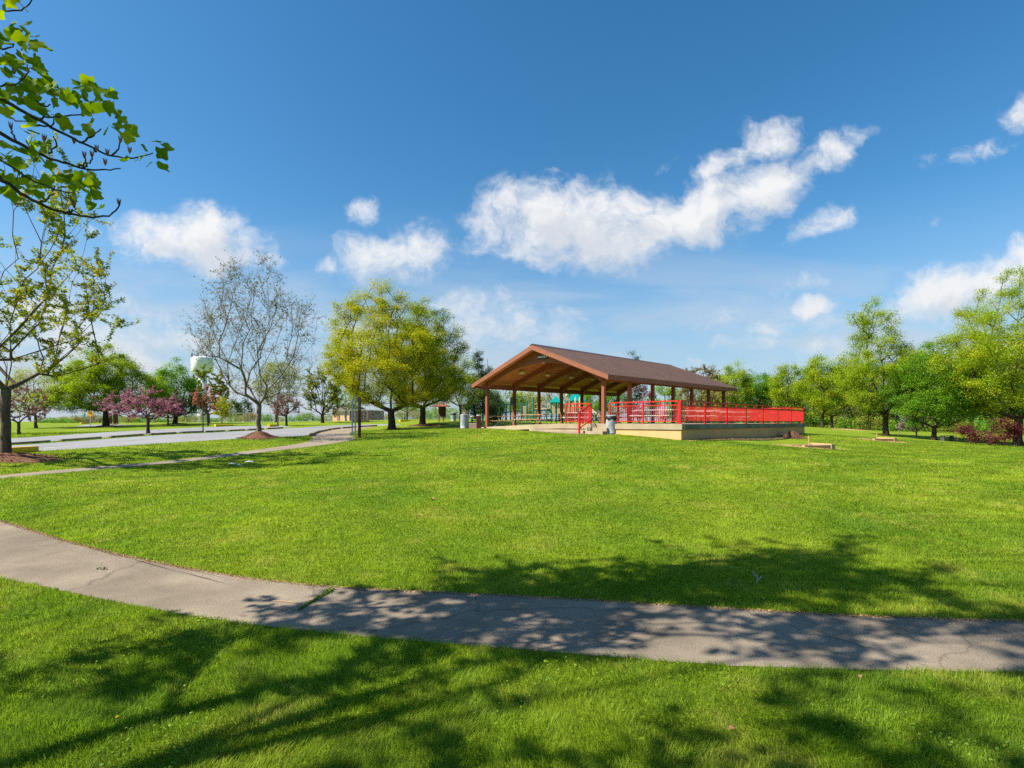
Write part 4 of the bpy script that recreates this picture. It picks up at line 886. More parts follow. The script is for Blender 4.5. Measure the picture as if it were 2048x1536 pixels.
# ------------------------------------------------------------------ mulch, dirt, timber things on the ground
def mound(name, label, cat, x, y, rx, ry, h, mat, seed, chips=0, rz=0.0, ext=None):
    rg = np.random.default_rng(seed); nr, na = 12, 40; V = []; Fc = []
    ph = rg.uniform(0, 6.28, 4)
    for i in range(nr + 1):
        f = i / nr
        for k in range(na):
            a = 2 * np.pi * k / na; e = 1 + .10 * np.sin(2 * a + ph[0]) + .08 * np.sin(3 * a + ph[1]) + .05 * np.sin(7 * a + ph[2])
            dx, dy = rx * f * e * np.cos(a), ry * f * e * np.sin(a); c, s = np.cos(rz), np.sin(rz)
            X, Y = x + dx * c - dy * s, y + dx * s + dy * c
            z = float(G(X, Y)) + h * (np.cos(np.pi * min(f, 1)) * .5 + .5) + (0.01 if f < .98 else -.02) + (rg.normal(0, .012) if f < .95 else 0)
            V.append((X - x, Y - y, z))
    for i in range(nr):
        for k in range(na):
            q = (i * na + k, i * na + (k + 1) % na, (i + 1) * na + (k + 1) % na, (i + 1) * na + k)
            Fc.append(q)
    V = np.array(V); 
    if chips:                                    # loose bark chips on top
        a = rg.uniform(0, 2 * np.pi, chips); f = np.sqrt(rg.uniform(0, 1.15, chips)); dx, dy = rx * f * np.cos(a), ry * f * np.sin(a); c, s = np.cos(rz), np.sin(rz)
        X, Y = dx * c - dy * s, dx * s + dy * c
        z = G(x + X, y + Y) + h * (np.cos(np.pi * np.minimum(f, 1)) * .5 + .5) + .02
        lv_, lf = leaves_np(np.stack([X, Y, z], 1), 0.075, rg, .9, .45)
        lf = lf + len(V); V = np.concatenate([V, lv_]); Fc = np.concatenate([np.array(Fc), lf])
    z0 = float(G(x, y)); V[:, 2] -= z0
    me = np_mesh(name, V, np.array(Fc), mat, smooth=False)
    o = link(name, me, None, (x, y, z0)); tag(o, label, cat)
    MASK.append((x, y, max(rx, ry) * .85)); return o
MASK = []
x, y = gp(515, 29)[:2]
mound('mulch_mound', 'tall cone of bark mulch round the nearly bare maple', 'mulch', x + .1, y - .05, 1.05, 1.0, .34, M_mulch, 1, 900)
x, y = gp(6, 19)[:2]
mound('mulch_bed', 'wide low mulch bed at the foot of the left edge maple', 'mulch', x + .3, y - .2, 1.75, 1.5, .16, M_mulch, 2, 900)
x, y = gp(786, 45)[:2]
mound('mulch_ring', 'dark mulch ring round the large yellow green tree', 'mulch', x + .3, y, 1.8, 1.4, .12, M_mulch, 3, 400)
x, y = gp(848, 54)[:2]
mound('mulch_ring', 'dark mulch ring round the half hidden darker tree', 'mulch', x + .4, y, 2.0, 1.5, .14, M_mulch, 4, 400)
x, y = gp(212, 58)[:2]
mound('mulch_ring', 'mulch ring under the round maple by the road sign', 'mulch', x, y, 1.8, 1.5, .12, M_mulch, 5, 300)
x, y = gp(352, 66)[:2]
mound('mulch_ring', 'mulch ring under the bright green maple', 'mulch', x, y, 1.9, 1.5, .12, M_mulch, 6, 200)
x, y = sh(TB1 + .75, 10.4)
mound('mulch_pile', 'heap of loose bark mulch against the shaded terrace wall', 'mulch', x, y, 1.1, .7, .42, M_mulch, 7, 700, rz=0.8)
x, y = sh(TB1 + .35, 4.5)
mound('soil_strip', 'thin strip of bare soil along the shaded terrace wall', 'soil', x, y, 7.2, .42, .05, M_dirt, 8, 500, rz=math.pi / 2 - TH)
x, y = gp(1700, 70)[:2]
mound('dirt_patch', 'bare tan dirt patch at the edge of the right woods', 'dirt', x, y, 2.8, 1.6, .08, M_dirt, 9, 100)

def pit(label, x, y, rz, seed):
    t = thing('horseshoe_pit', label, 'horseshoe pit', (x, y, float(G(x, y))), rz, 'horseshoe pits on the lawn')
    MB().box(-1.05, 0.60, -0.62, -0.46, -.1, .15, .01).build('side_timber', M_newtimber, t)
    MB().box(-1.05, 0.60, 0.46, 0.62, -.1, .14, .01).build('side_timber', M_newtimber, t)
    MB().box(0.61, 0.86, -0.66, 0.66, -.1, .20, .015).build('end_timber', M_newtimber, t)
    rg = np.random.default_rng(seed); m = MB(); vs = []; fs = []
    for i in range(11):
        for k in range(9): vs.append((-1.35 + i * .195, -.455 + k * .1137, .06 + rg.normal(0, .015) - max(0, (-.9 - (-1.35 + i * .195))) * .12))
    for i in range(10):
        for k in range(8): fs.append((i * 9 + k, i * 9 + k + 1, (i + 1) * 9 + k + 1, (i + 1) * 9 + k))
    m.add(vs, fs).build('sand_bed', M_dirt, t)
    MB().tube([(-.15, 0, 0), (-.13, 0.01, .60)], .022, 8).build('stake', M_newtimber, t)
    MASK.append((x, y, 1.2)); return t
x, y = hit(1622, 895); pit('nearer timber horseshoe pit with pale stake on the lawn', x, y, 0.30, 3)
mound('dirt_apron', 'bare dirt worn around the nearer horseshoe pit', 'dirt', x - .2, y - .1, 2.0, .95, .03, M_dirt, 10, 200, rz=.2)
x, y = hit(1757, 881); pit('farther timber horseshoe pit near the tall ragged tree', x, y, 0.25, 4)
mound('dirt_apron', 'bare dirt worn around the farther horseshoe pit', 'dirt', x + .1, y - .1, 2.3, 1.0, .03, M_dirt, 11, 200, rz=.1)

# kerb timbers along the curve and the median
def along(P, step0, length, gap):
    P = resample(P, 400); d = np.concatenate([[0], np.cumsum(np.linalg.norm(np.diff(P, axis=0), axis=1))]); s = step0; out = []
    while s + length < d[-1]:
        a = np.array([np.interp(s, d, P[:, 0]), np.interp(s, d, P[:, 1])]); b = np.array([np.interp(s + length, d, P[:, 0]), np.interp(s + length, d, P[:, 1])])
        out.append((a, b)); s += length + gap
    return out
kt = MB(); kt.box(-1.05, 1.05, -.10, .10, -.08, .13, .015)
ktm = None
def timber(a, b, label, group, k):
    global ktm
    c = (a + b) / 2; d = b - a
    if ktm is None:
        o = kt.build('kerb_timber', M_tie); ktm = o
    else: o = ktm.copy(); COL.objects.link(o)
    o.location = (c[0], c[1], float(G(*c))); za, zb = float(G(*a)), float(G(*b))
    o.rotation_euler = (0, -math.atan2(zb - za, np.hypot(*d)), math.atan2(d[1], d[0])); o.scale.x = np.hypot(*d) / 2.1
    return tag(o, label, 'kerb timber', group)
ordw = ['first', 'second', 'third', 'fourth', 'fifth', 'sixth', 'seventh', 'eighth', 'ninth', 'tenth', 'eleventh', 'twelfth', 'thirteenth', 'fourteenth', 'fifteenth', 'sixteenth', 'seventeenth', 'eighteenth', 'nineteenth', 'twentieth']
for k, (a, b) in enumerate(along(line([(622, 872), (632, 867), (640, 864), (655, 860.5), (670, 858), (700, 855.5), (740, 852.7), (800, 850.2)]), 0, 2.1, .38)[:14]):
    timber(a, b, '%s dark kerb timber along the road bend, counted from the sidewalk' % ordw[k], 'kerb timbers along the road bend', k)
for k, (a, b) in enumerate(along(line([(-20, 893), (60, 887.5), (200, 877.7), (300, 870.8), (400, 865.4), (520, 859.2), (600, 854.6)]), 0.6, 2.2, .55)[:18]):
    timber(a, b, '%s grey kerb timber on the road median, counted from the left' % ordw[k], 'kerb timbers on the road median', k)
# yellow kerbs
def ykerb(label, p, q, Zfix=None, h=.2):
    a, b = (hit(*p), hit(*q)) if Zfix is None else (np.array(gp(p[0], Zfix)[:2]), np.array(gp(q[0], Zfix + 1.5)[:2])); c = (a + b) / 2; d = b - a; Lh = np.hypot(*d) / 2
    o = MB().box(-Lh, Lh, -.16, .16, -.12, h, .03).build('yellow_kerb', M_yellow, None, (c[0], c[1], float(G(*c))), math.atan2(d[1], d[0]))
    return tag(o, label, 'yellow kerb', 'yellow painted kerbs')
ykerb('large yellow kerb block right beside the left edge maple trunk', (8, 908.5), (71, 902.5), h=.22)
ykerb('yellow kerb on the far lane left of the bare maple trunk', (430, 0), (466, 0), 56)
ykerb('yellow kerb beside the dark lamp post across the road', (537, 0), (553, 0), 54)
ykerb('yellow kerb behind the sign posts at the road bend', (704, 0), (738, 0), 68)
ykerb('yellow kerb between the two big tree trunks', (799, 0), (818, 0), 64)
ykerb('yellow kerb left of the diamond sign across the road', (161, 0), (178, 0), 80)

# ------------------------------------------------------------------ posts, signs, lamp
def post_thing(name, label, cat, px, Z, parts, rz=0.0, group=None):
    x, y, z = gp(px, Z); t = thing(name, label, cat, (x, y, z), rz, group)
    for nm, mb, mt in parts: mb.build(nm, mt, t)
    return t
post_thing('sign_post', 'dark red brown square timber sign post at the path junction', 'sign post', 719, 29.6, [('post', MB().box(-.075, .075, -.075, .075, -.2, 2.18, .012), M_darkpost), ('cap', MB().prism([(-.09, 2.185), (.09, 2.185), (0, 2.245)], -.09, .09), M_darkpost),
           ('sign_panel', MB().box(-.06, .06, -.1, -.078, 1.5, 2.2), M_steeldark)], .15)
post_thing('metal_post', 'thin galvanised metal post leftmost of the pair by timber post', 'metal post', 704.5, 31.5, [('post', MB().box(-.03, .03, -.03, .03, -.2, 2.05).box(-.042, .042, -.006, .006, -.2, 2.04), M_steel), ('cap', MB().box(-.035, .035, -.035, .035, 2.053, 2.07), M_steel)], .3, 'galvanised posts at the path junction')
post_thing('metal_post', 'taller galvanised metal post between its twin and the timber post', 'metal post', 710.5, 31.0, [('post', MB().box(-.03, .03, -.03, .03, -.2, 2.28).box(-.042, .042, -.006, .006, -.2, 2.27), M_steel), ('cap', MB().box(-.035, .035, -.035, .035, 2.283, 2.30), M_steel)], .3, 'galvanised posts at the path junction')
x, y, z = gp(555.5, 56.5)
t = thing('lamp_post', 'tall dark lamp post across the road before the lilac crabapple', 'lamp post', (x, y, z))
MB().lathe([(.14, 0), (.14, .12), (.075, .16), (.062, 1.2), (.045, 3.3)], 12).build('pole', M_steeldark, t)
MB().box(-.08, .42, -.11, .11, 3.3, 3.42, .02).build('lamp_head', M_steeldark, t)
post_thing('thin_pole', 'thin dark pole with flared base on the median before the coral tree', 'pole', 406, 41, [('pole', MB().lathe([(.07, -.1), (.06, .1), (.045, .2), (.035, 1.75)], 8), M_steeldark), ('cap', MB().lathe([(.04, 1.75), (.05, 1.78), (.03, 1.83)], 8), M_steeldark)])
t = post_thing('warning_sign', 'yellow diamond road sign with black double arrow on grey post', 'road sign', 181, 60, [('post', MB().box(-.035, .035, -.03, .03, -.2, 1.75), M_steel)], -.15)
pl = MB().prism([(0, -.40), (.40, 0), (0, .40), (-.40, 0)], -.045, -.033).build('sign_plate', M_signyel, t, (0, 0, 1.42))
MB().prism([(-.24, 0), (-.13, .09), (-.13, .03), (.13, .03), (.13, .09), (.24, 0), (.13, -.09), (.13, -.03), (-.13, -.03), (-.13, -.09)], -.049, -.046).build('arrow', M_black, pl)
t = post_thing('teal_banner', 'small teal banner on a thin pole left of diamond sign', 'banner', 171, 88, [('pole', MB().tube([(0, 0, -.2), (0, 0, 1.95)], .03, 8), M_steel), ('cloth', MB().box(-.30, .02, -.02, .0, .85, 1.65), M_teal)])
for k, (px, Z, lab) in enumerate([(221, 70, 'leftmost dark post behind the round maple trunk'), (229, 66, 'nearest and middle dark post behind the round maple trunk'), (233.5, 76, 'rightmost dark post behind the round maple trunk')]):
    post_thing('timber_post', lab, 'post', px, Z, [('post', MB().box(-.12, .12, -.12, .12, -.2, 1.5 + .1 * k, .02), M_darkpost), ('base', MB().box(-.2, .2, -.2, .2, -.1, .12, .02), M_slab)], .2, 'dark posts behind the round maple')

# roofed notice post
x, y, z = gp(882, 60)
t = thing('notice_kiosk', 'roofed brown notice post between the two big trees and the shelter', 'notice kiosk', (x, y, z), -.15)
for dx in (-.22, .30): MB().box(dx - .06, dx + .06, -.06, .06, -.2, 1.75).build('post', M_post, t)
MB().box(-.15, .55, -.07, .07, .55, 1.7).build('notice_board', M_darkpost, t)
MB().add([(-.95, -.6, 1.72), (.95, -.6, 1.72), (.95, .6, 1.72), (-.95, .6, 1.72), (-.2, 0, 2.12), (.2, 0, 2.12), (-.95, -.6, 1.68), (.95, -.6, 1.68), (.95, .6, 1.68), (-.95, .6, 1.68)],
         [(0, 1, 5, 4), (1, 2, 5), (2, 3, 4, 5), (3, 0, 4), (9, 8, 7, 6), (0, 6, 7, 1), (1, 7, 8, 2), (2, 8, 9, 3), (3, 9, 6, 0)]).build('roof', M_fascia, t)

# ------------------------------------------------------------------ building, water tower, fence
M_bwall = surf('building_wall', (0.52, 0.30, 0.15), (0.60, 0.37, 0.2), scale=1.5, rough=.9)
M_shingle = surf('brown_shingles', (0.10, 0.07, 0.055), (0.16, 0.115, 0.09), scale=2, rough=.9, bump=.3, bscale=20)
M_glass = surf('window_glass', (0.03, 0.04, 0.05), (0.05, 0.06, 0.07), rough=.1, spec=.6)
x, y = gp(682, 134)[:2]; z = CH + (HZ - 839.5) * 132 / F
t = thing('park_building', 'low tan park building with brown hip roof and long porch', 'building', (x, y, z), -.42)
MB().box(-2.7, 2.7, 0, 6, -2.5, 2.15).build('wall', M_bwall, t)
w = MB().box(1.0, 1.75, -.03, -.002, .35, 1.35).build('window', M_white, t); MB().box(1.08, 1.67, -.045, -.032, .43, 1.27).build('pane', M_glass, w)
for dx in (-1.0, -.5): MB().box(dx - .06, dx + .06, -.12, -.002, -.2, 1.5).build('downpipe', M_post, t)
MB().box(-2.3, -2.0, -.03, -.002, .7, 1.5).build('window', M_glass, t)
rf = MB().add([(-3.3, -.6, 2.15), (3.6, -.6, 2.15), (3.6, 6.6, 2.15), (-3.3, 6.6, 2.15), (.2, 3, 4.35), (1.6, 3, 4.35), (-3.3, -.6, 2.0), (3.6, -.6, 2.0), (3.6, 6.6, 2.0), (-3.3, 6.6, 2.0)],
         [(0, 1, 5, 4), (1, 2, 5), (2, 3, 4, 5), (3, 0, 4), (9, 8, 7, 6), (0, 6, 7, 1), (1, 7, 8, 2), (2, 8, 9, 3), (3, 9, 6, 0)]).build('roof', M_shingle, t)
MB().box(.1, .45, 2.5, 2.9, 4.25, 4.75).build('vent', M_white, rf)
MB().box(2.72, 9.0, -.4, 6.3, 2.12, 2.3).build('porch_roof', M_shingle, t)
for k in range(5): MB().box(2.9 + k * 1.45, 3.05 + k * 1.45, -.3, -.15, -2.5, 2.12).build('porch_post', M_darkpost, t)
MB().box(2.72, 8.5, 4.5, 6, -2.5, 2.1).build('porch_wall', M_shingle, t)

M_tower = surf('tower_paint', (0.66, 0.67, 0.68), (0.74, 0.75, 0.76), scale=.2, rough=.5)
x, y = gp(404.5, 420)[:2]; s = 420 / F; zg = float(G(x, y)); zt = CH + (HZ - 743) * s - zg
t = thing('water_tower', 'white cylindrical water tower rising behind the left trees', 'water tower', (x, y, zg))
r = 19.7 * s
MB().lathe([(r * .45, zt - 1.6), (r * .95, zt - .4), (r, zt), (r, zt + 9.2), (r * .985, zt + 9.9), (r * .90, zt + 10.7), (r * .6, zt + 11.5), (r * .05, zt + 11.9)], 48).build('tank', M_tower, t, smooth=True)
MB().lathe([(r * .50, -2), (r * .44, 2), (r * .44, zt - 1.5)], 24).build('column', M_tower, t, smooth=True)
m = MB()
for k in range(28):
    a = 2 * math.pi * k / 28; m.tube([(r * .9 * math.cos(a), r * .9 * math.sin(a), zt + 10.6), (r * .9 * math.cos(a), r * .9 * math.sin(a), zt + 12.1)], .06, 4)
m.tube([(r * .9 * math.cos(2 * math.pi * k / 28), r * .9 * math.sin(2 * math.pi * k / 28), zt + 12.1) for k in range(29)], .06, 4, cap=False); m.build('railing', M_steel, t)
for k in range(7):
    a = 2.6 + k * .75; m = MB().tube([(r * .97 * math.cos(a), r * .97 * math.sin(a), zt + 9.6), (r * .97 * math.cos(a), r * .97 * math.sin(a), zt + 13.6)], .16, 5)
    m.box(r * .97 * math.cos(a) - .35, r * .97 * math.cos(a) + .35, r * .97 * math.sin(a) - .2, r * .97 * math.sin(a) + .2, zt + 11.6, zt + 13.4).build('antenna', M_steeldark, t)
# dark emblem patches on the sunny side of the tank
for (aa, zz0, w_, h_) in ((-2.55, 5.2, .55, 1.5), (-2.45, 4.2, .5, 1.2)):
    cx_, cy_ = r * 1.004 * math.cos(aa), r * 1.004 * math.sin(aa); tx, ty = -math.sin(aa), math.cos(aa); m = MB()
    m.add([(cx_ + tx * u * w_, cy_ + ty * u * w_, zt + zz0 + v * h_) for u, v in ((-1, -.3), (-.2, -.6), (.8, -.2), (1, .4), (.1, .6), (-.8, .4))], [(0, 1, 2, 3, 4, 5)]); m.build('emblem', M_black, t)

def chain_mat():
    m, nt = new_mat('chain_link'); tc = N(nt, 'ShaderNodeTexCoord'); sp = N(nt, 'ShaderNodeSeparateXYZ'); L(nt, tc.outputs['Object'], sp.inputs[0])
    outs = []
    for sg_ in ('ADD', 'SUBTRACT'):
        a = N(nt, 'ShaderNodeMath', operation=sg_); L(nt, sp.outputs['X'], a.inputs[0]); L(nt, sp.outputs['Z'], a.inputs[1])
        b = N(nt, 'ShaderNodeMath', operation='MULTIPLY'); L(nt, a.outputs[0], b.inputs[0]); b.inputs[1].default_value = 1 / .075
        c = N(nt, 'ShaderNodeMath', operation='FRACT'); L(nt, b.outputs[0], c.inputs[0])
        d = N(nt, 'ShaderNodeMath', operation='LESS_THAN'); L(nt, c.outputs[0], d.inputs[0]); d.inputs[1].default_value = .055; outs.append(d)
    mx = N(nt, 'ShaderNodeMath', operation='MAXIMUM'); L(nt, outs[0].outputs[0], mx.inputs[0]); L(nt, outs[1].outputs[0], mx.inputs[1])
    tr = N(nt, 'ShaderNodeBsdfTransparent'); b = N(nt, 'ShaderNodeBsdfPrincipled'); b.inputs['Base Color'].default_value = (.42, .45, .44, 1); b.inputs['Roughness'].default_value = .5
    ms = N(nt, 'ShaderNodeMixShader'); L(nt, mx.outputs[0], ms.inputs[0]); L(nt, tr.outputs[0], ms.inputs[1]); L(nt, b.outputs[0], ms.inputs[2])
    o = N(nt, 'ShaderNodeOutputMaterial'); L(nt, ms.outputs[0], o.inputs[0]); return m
M_chain = chain_mat()
def fence(label, A, B, h, step):
    A, B = np.array(A, float), np.array(B, float); d = B - A; Lh = np.hypot(*d); n = max(2, int(Lh / step) + 1); ang = math.atan2(d[1], d[0])
    z0 = float(G(*A)); t = thing('chain_link_fence', label, 'fence', (A[0], A[1], z0), ang, 'chain link fences round the sports courts')
    vs = []; fs = []; rails = []
    for k in range(n):
        f = k / (n - 1); p = A + d * f; z = float(G(*p)) - z0; X = Lh * f
        MB().tube([(X, 0, z - .2), (X, 0, z + h + .03)], .045, 8).build('post', M_steel, t)
        vs += [(X, .05, z + .03), (X, .05, z + h)]; rails.append((X, 0, z + h))
        if k: fs.append((2 * k - 2, 2 * k, 2 * k + 1, 2 * k - 1))
    MB().add(vs, fs).build('mesh_panel', M_chain, t)
    MB().tube(rails, .035, 6).build('top_rail', M_steel, t)
fence('long chain link fence behind the bare maple and the lilac crabapple', gp(372, 86)[:2], gp(664, 88)[:2], 1.55, 3.0)
fence('chain link fence before the tan building and between the big trees', gp(664, 88)[:2], gp(1000, 82)[:2], 1.75, 3.0)
fence('far chain link fence seen behind the play equipment', gp(1000, 92)[:2], gp(1260, 100)[:2], 1.75, 3.5)
x, y, z = gp(803, 125)
t = thing('small_shed', 'tiny white shed beyond the fence between the big trunks', 'shed', (x, y, z), .2)
MB().box(-1.3, 1.3, -1, 1, -.5, 1.3).build('wall', M_white, t); MB().prism([(-1.5, 1.3), (1.5, 1.3), (0, 1.9)], -1.2, 1.2).build('roof', M_shingle, t); MB().box(.2, .9, -1.03, -1.002, -.3, .9).build('door', M_steeldark, t)

# ------------------------------------------------------------------ playground
def pl_at(px, py, Z): return xyz(px, py, Z)
Zp = 66.0; sp_ = Zp / F
ox, oy, oz = gp(1130, Zp)
t = thing('play_structure', 'tan and teal play structure with pitched roofs, arch panel and slide', 'play structure', (ox, oy, oz))
def lx(px): return (px - 1130) * sp_
def lz(py): return CH + (HZ - py) * sp_ - oz
def pst(px, y0, top, mt=M_green, r=.09): MB().tube([(lx(px), y0, -.2), (lx(px), y0, lz(top))], r, 10).build('post', mt, t)
for px, y0, top in ((1103, -.4, 800), (1112, -.5, 804), (1121, -.4, 803), (1104, 1.2, 803), (1121, 1.2, 803), (1139, 0.6, 786), (1146, 2, 790), (1160, .6, 786), (1066, 0, 795), (1076, .6, 803), (1093, -.2, 820), (1165, 1.8, 790)): pst(px, y0, top)
def hiproof(px0, px1, y0, y1, zb, zt_, mt):
    a, b = lx(px0), lx(px1); c = (a + b) / 2; d = (y0 + y1) / 2; z0, z1 = lz(zb), lz(zt_)
    m = MB().add([(a, y0, z0), (b, y0, z0), (b, y1, z0), (a, y1, z0), (c, d, z1), (a, y0, z0 - .1), (b, y0, z0 - .1), (b, y1, z0 - .1), (a, y1, z0 - .1)], [(0, 1, 4), (1, 2, 4), (2, 3, 4), (3, 0, 4), (8, 7, 6, 5), (0, 5, 6, 1), (1, 6, 7, 2), (2, 7, 8, 3), (3, 8, 5, 0)])
    m.build('pitched_roof', mt, t)
hiproof(1100.5, 1123.5, -.8, 1.6, 804.5, 791, M_teal); hiproof(1134, 1172, -.2, 2.6, 801, 784, M_teal)
MB().box(lx(1100), lx(1172), -.5, 1.6, lz(824), lz(822)).build('platform', M_green, t)
for px0, px1, top, bot in ((1104, 1110, 808, 828), (1114, 1120, 808, 828), (1142, 1147, 806, 826)): MB().box(lx(px0), lx(px1), -.62, -.56, lz(bot), lz(top), .02).build('panel', M_tan, t)
m = MB(); ar = [(lx(1126), lz(824)), (lx(1126), lz(800))] + [(lx(1132.3) + (lx(1138.6) - lx(1126)) / 2 * math.cos(a) * 1.0, lz(800) + .5 * math.sin(a)) for a in np.linspace(math.pi * .9, math.pi * .1, 8)] + [(lx(1138.6), lz(800)), (lx(1138.6), lz(824))]
inn = [(lx(1128.5), lz(814)), (lx(1136.3), lz(814))] + [(lx(1132.4) + .24 * math.cos(a), lz(804) + .22 * math.sin(a)) for a in np.linspace(0, math.pi, 9)]
m.prism([(lx(1126), lz(824)), (lx(1126), lz(800)), (lx(1128.6), lz(800)), (lx(1128.6), lz(824))], -.62, -.54); m.prism([(lx(1136.2), lz(824)), (lx(1136.2), lz(800)), (lx(1138.6), lz(800)), (lx(1138.6), lz(824))], -.62, -.54)
m.prism([(lx(1126), lz(801)), (lx(1128), lz(797.5)), (lx(1132.3), lz(795)), (lx(1136.6), lz(797.5)), (lx(1138.6), lz(801)), (lx(1136), lz(801)), (lx(1134.5), lz(799.5)), (lx(1132.3), lz(799)), (lx(1130), lz(799.5)), (lx(1128.6), lz(801))], -.63, -.53)
m.prism([(lx(1128.6), lz(824)), (lx(1128.6), lz(815)), (lx(1136.2), lz(815)), (lx(1136.2), lz(824))], -.61, -.55); m.build('arch_panel', M_tan, t)
MB().lathe([(.05, 0), (.16, .12), (.18, .22), (.05, .36)], 12, (lx(1132.3), -.58, lz(794.5))).build('finial', M_tan, t)
for px in (1150, 1158.5): MB().tube([(lx(px), -.5, lz(826)), (lx(px), -.5, lz(799)), (lx(px), -.5, lz(793))], [.10, .10, .01], 10).build('pencil_post', M_tan, t)
m = MB(); sl = [(lx(1172), 0, lz(816)), (lx(1180), -.1, lz(817)), (lx(1188), -.25, lz(824)), (lx(1197), -.4, lz(836)), (lx(1206), -.5, lz(842))]
for a, b in zip(sl[:-1], sl[1:]): m.bar(a, b, .55, .06)
for s in (-.3, .3): m.tube([(p[0], p[1] + s, p[2] + .1) for p in sl], .05, 6)
m.build('slide', M_tan, t)
m = MB(); m.tube([(lx(1066), 0, lz(809)), (lx(1075), 0, lz(808)), (lx(1100), 0, lz(809.5))], .045, 8); m.tube([(lx(1066), 0, lz(817)), (lx(1078), 0, lz(818.5)), (lx(1100), 0, lz(816.5))], .055, 8)
for px in (1066.5, 1074.5, 1082.5, 1099): m.tube([(lx(px), 0, lz(817.5)), (lx(px), 0, lz(808.5))], .03, 6)
m.build('bridge_rail', M_tan, t); MB().box(lx(1066), lx(1102), .1, .9, lz(822), lz(820)).build('bridge_deck', M_green, t)
t = thing('climbing_frame', 'green climbing frame with tan panel left of the play structure', 'climbing frame', gp(1032, 64))
o0 = np.array(t.location); s6 = 64 / F
for px in (1001, 1012, 1021, 1043, 1054): MB().tube([((px - 1032) * s6, 0 if px != 1012 else .9, -.2), ((px - 1032) * s6, 0 if px != 1012 else .9, CH + (HZ - 804) * s6 - o0[2])], .085, 10).build('post', M_green, t)
MB().tube([((1000 - 1032) * s6, 0, CH + (HZ - 809) * s6 - o0[2]), ((1055 - 1032) * s6, 0, CH + (HZ - 809) * s6 - o0[2])], .05, 8).build('crossbar', M_green, t)
MB().box((1044.5 - 1032) * s6, (1052.5 - 1032) * s6, -.04, .04, .5, CH + (HZ - 813) * s6 - o0[2], .03).build('panel', M_tan, t)
t = thing('exercise_post', 'bright teal post with dark panel left of the front left shelter post', 'play post', gp(944, 56)); s5 = 56 / F
MB().tube([(0, 0, -.2), (0, 0, 1.9)], .085, 10).build('post', M_teal, t); MB().box(.12, .38, -.05, .05, .5, 2.0, .02).build('panel', M_black, t); MB().tube([(1.1, .3, -.2), (1.1, .3, 1.5)], .07, 10).build('post', M_teal, t)
MB().tube([(-.1, 0, .3), (1.2, .3, .3)], .05, 8).build('crossbar', M_teal, t)
x, y, z = gp(1880, 49)
t = thing('park_bench', 'small dark bench right of the round vivid green tree trunk', 'bench', (x + .65, y, z), .2)
MB().box(-.6, .6, -.2, .2, .42, .48).build('seat', M_steeldark, t)
for dx in (-.5, .5): MB().box(dx - .04, dx + .04, -.18, .18, -.1, .42).build('leg', M_steeldark, t)

# ------------------------------------------------------------------ grass
M_blade = None
def blade_mat():
    m, nt = new_mat('grass_blade')
    at = N(nt, 'ShaderNodeAttribute', attribute_name='tint')
    tc = N(nt, 'ShaderNodeTexCoord'); col = lawn_nodes(nt, tc.outputs['Object'])
    mr = N(nt, 'ShaderNodeMapRange'); mr.inputs['To Min'].default_value = .62; mr.inputs['To Max'].default_value = 1.75; L(nt, at.outputs['Fac'], mr.inputs['Value'])
    hs = N(nt, 'ShaderNodeHueSaturation'); L(nt, mr.outputs[0], hs.inputs['Value']); L(nt, col, hs.inputs['Color']); hs.inputs['Saturation'].default_value = 1.0; hs.inputs['Hue'].default_value = .5005
    d = N(nt, 'ShaderNodeBsdfDiffuse'); tr = N(nt, 'ShaderNodeBsdfTranslucent'); L(nt, hs.outputs[0], d.inputs[0])
    h2 = N(nt, 'ShaderNodeHueSaturation'); h2.inputs['Value'].default_value = 1.5; L(nt, hs.outputs[0], h2.inputs['Color']); L(nt, h2.outputs[0], tr.inputs[0])
    mx = N(nt, 'ShaderNodeMixShader'); mx.inputs[0].default_value = .45; L(nt, d.outputs[0], mx.inputs[1]); L(nt, tr.outputs[0], mx.inputs[2])
    g = N(nt, 'ShaderNodeBsdfGlossy'); g.inputs['Roughness'].default_value = .6; m2 = N(nt, 'ShaderNodeMixShader'); m2.inputs[0].default_value = .012; L(nt, mx.outputs[0], m2.inputs[1]); L(nt, g.outputs[0], m2.inputs[2])
    o = N(nt, 'ShaderNodeOutputMaterial'); L(nt, m2.outputs[0], o.inputs[0]); return m
M_blade = blade_mat()
def vnoise(x, y, s, seed):
    """Smooth value noise 0..1."""
    rg = np.random.default_rng(seed); T = rg.uniform(0, 1, (256, 256)); a, b = x / s + 1000, y / s + 1000
    i, j = np.floor(a).astype(int), np.floor(b).astype(int); u, v = a - i, b - j; u = u * u * (3 - 2 * u); v = v * v * (3 - 2 * v)
    g = lambda p, q: T[p % 256, q % 256]
    return (g(i, j) * (1 - u) + g(i + 1, j) * u) * (1 - v) + (g(i, j + 1) * (1 - u) + g(i + 1, j + 1) * u) * v
rng = np.random.default_rng(77)
NB = 1350000
Y0, Y1 = 2.4, 46.0
yb = Y0 * (Y1 / Y0) ** rng.uniform(0, 1, NB)            # as many blades per picture row, whatever the distance
xb = rng.uniform(-1, 1, NB) * (yb * 1.0 + 1.1)
bad = np.zeros(NB, bool)
for nm in ('path', 'sidewalk', 'road', 'parking_lane', 'shelter_walk'):
    bad |= inside(POLYS[nm], xb, yb)
for (mx_, my_, mr_) in MASK: bad |= np.hypot(xb - mx_, yb - my_) < mr_ * .8
ca, sa = math.cos(TH), math.sin(TH)
lb = (xb - P0[0]) * ca - (yb - P0[1]) * sa; la = (xb - P0[0]) * sa + (yb - P0[1]) * ca
bad |= (lb > -WD - .4) & (lb < TB1 + .1) & (la > -.7) ; bad |= (lb > -3.2) & (lb < TB1 + .1) & (la > TA0 - .05)
xb, yb = xb[~bad], yb[~bad]; n = len(xb)
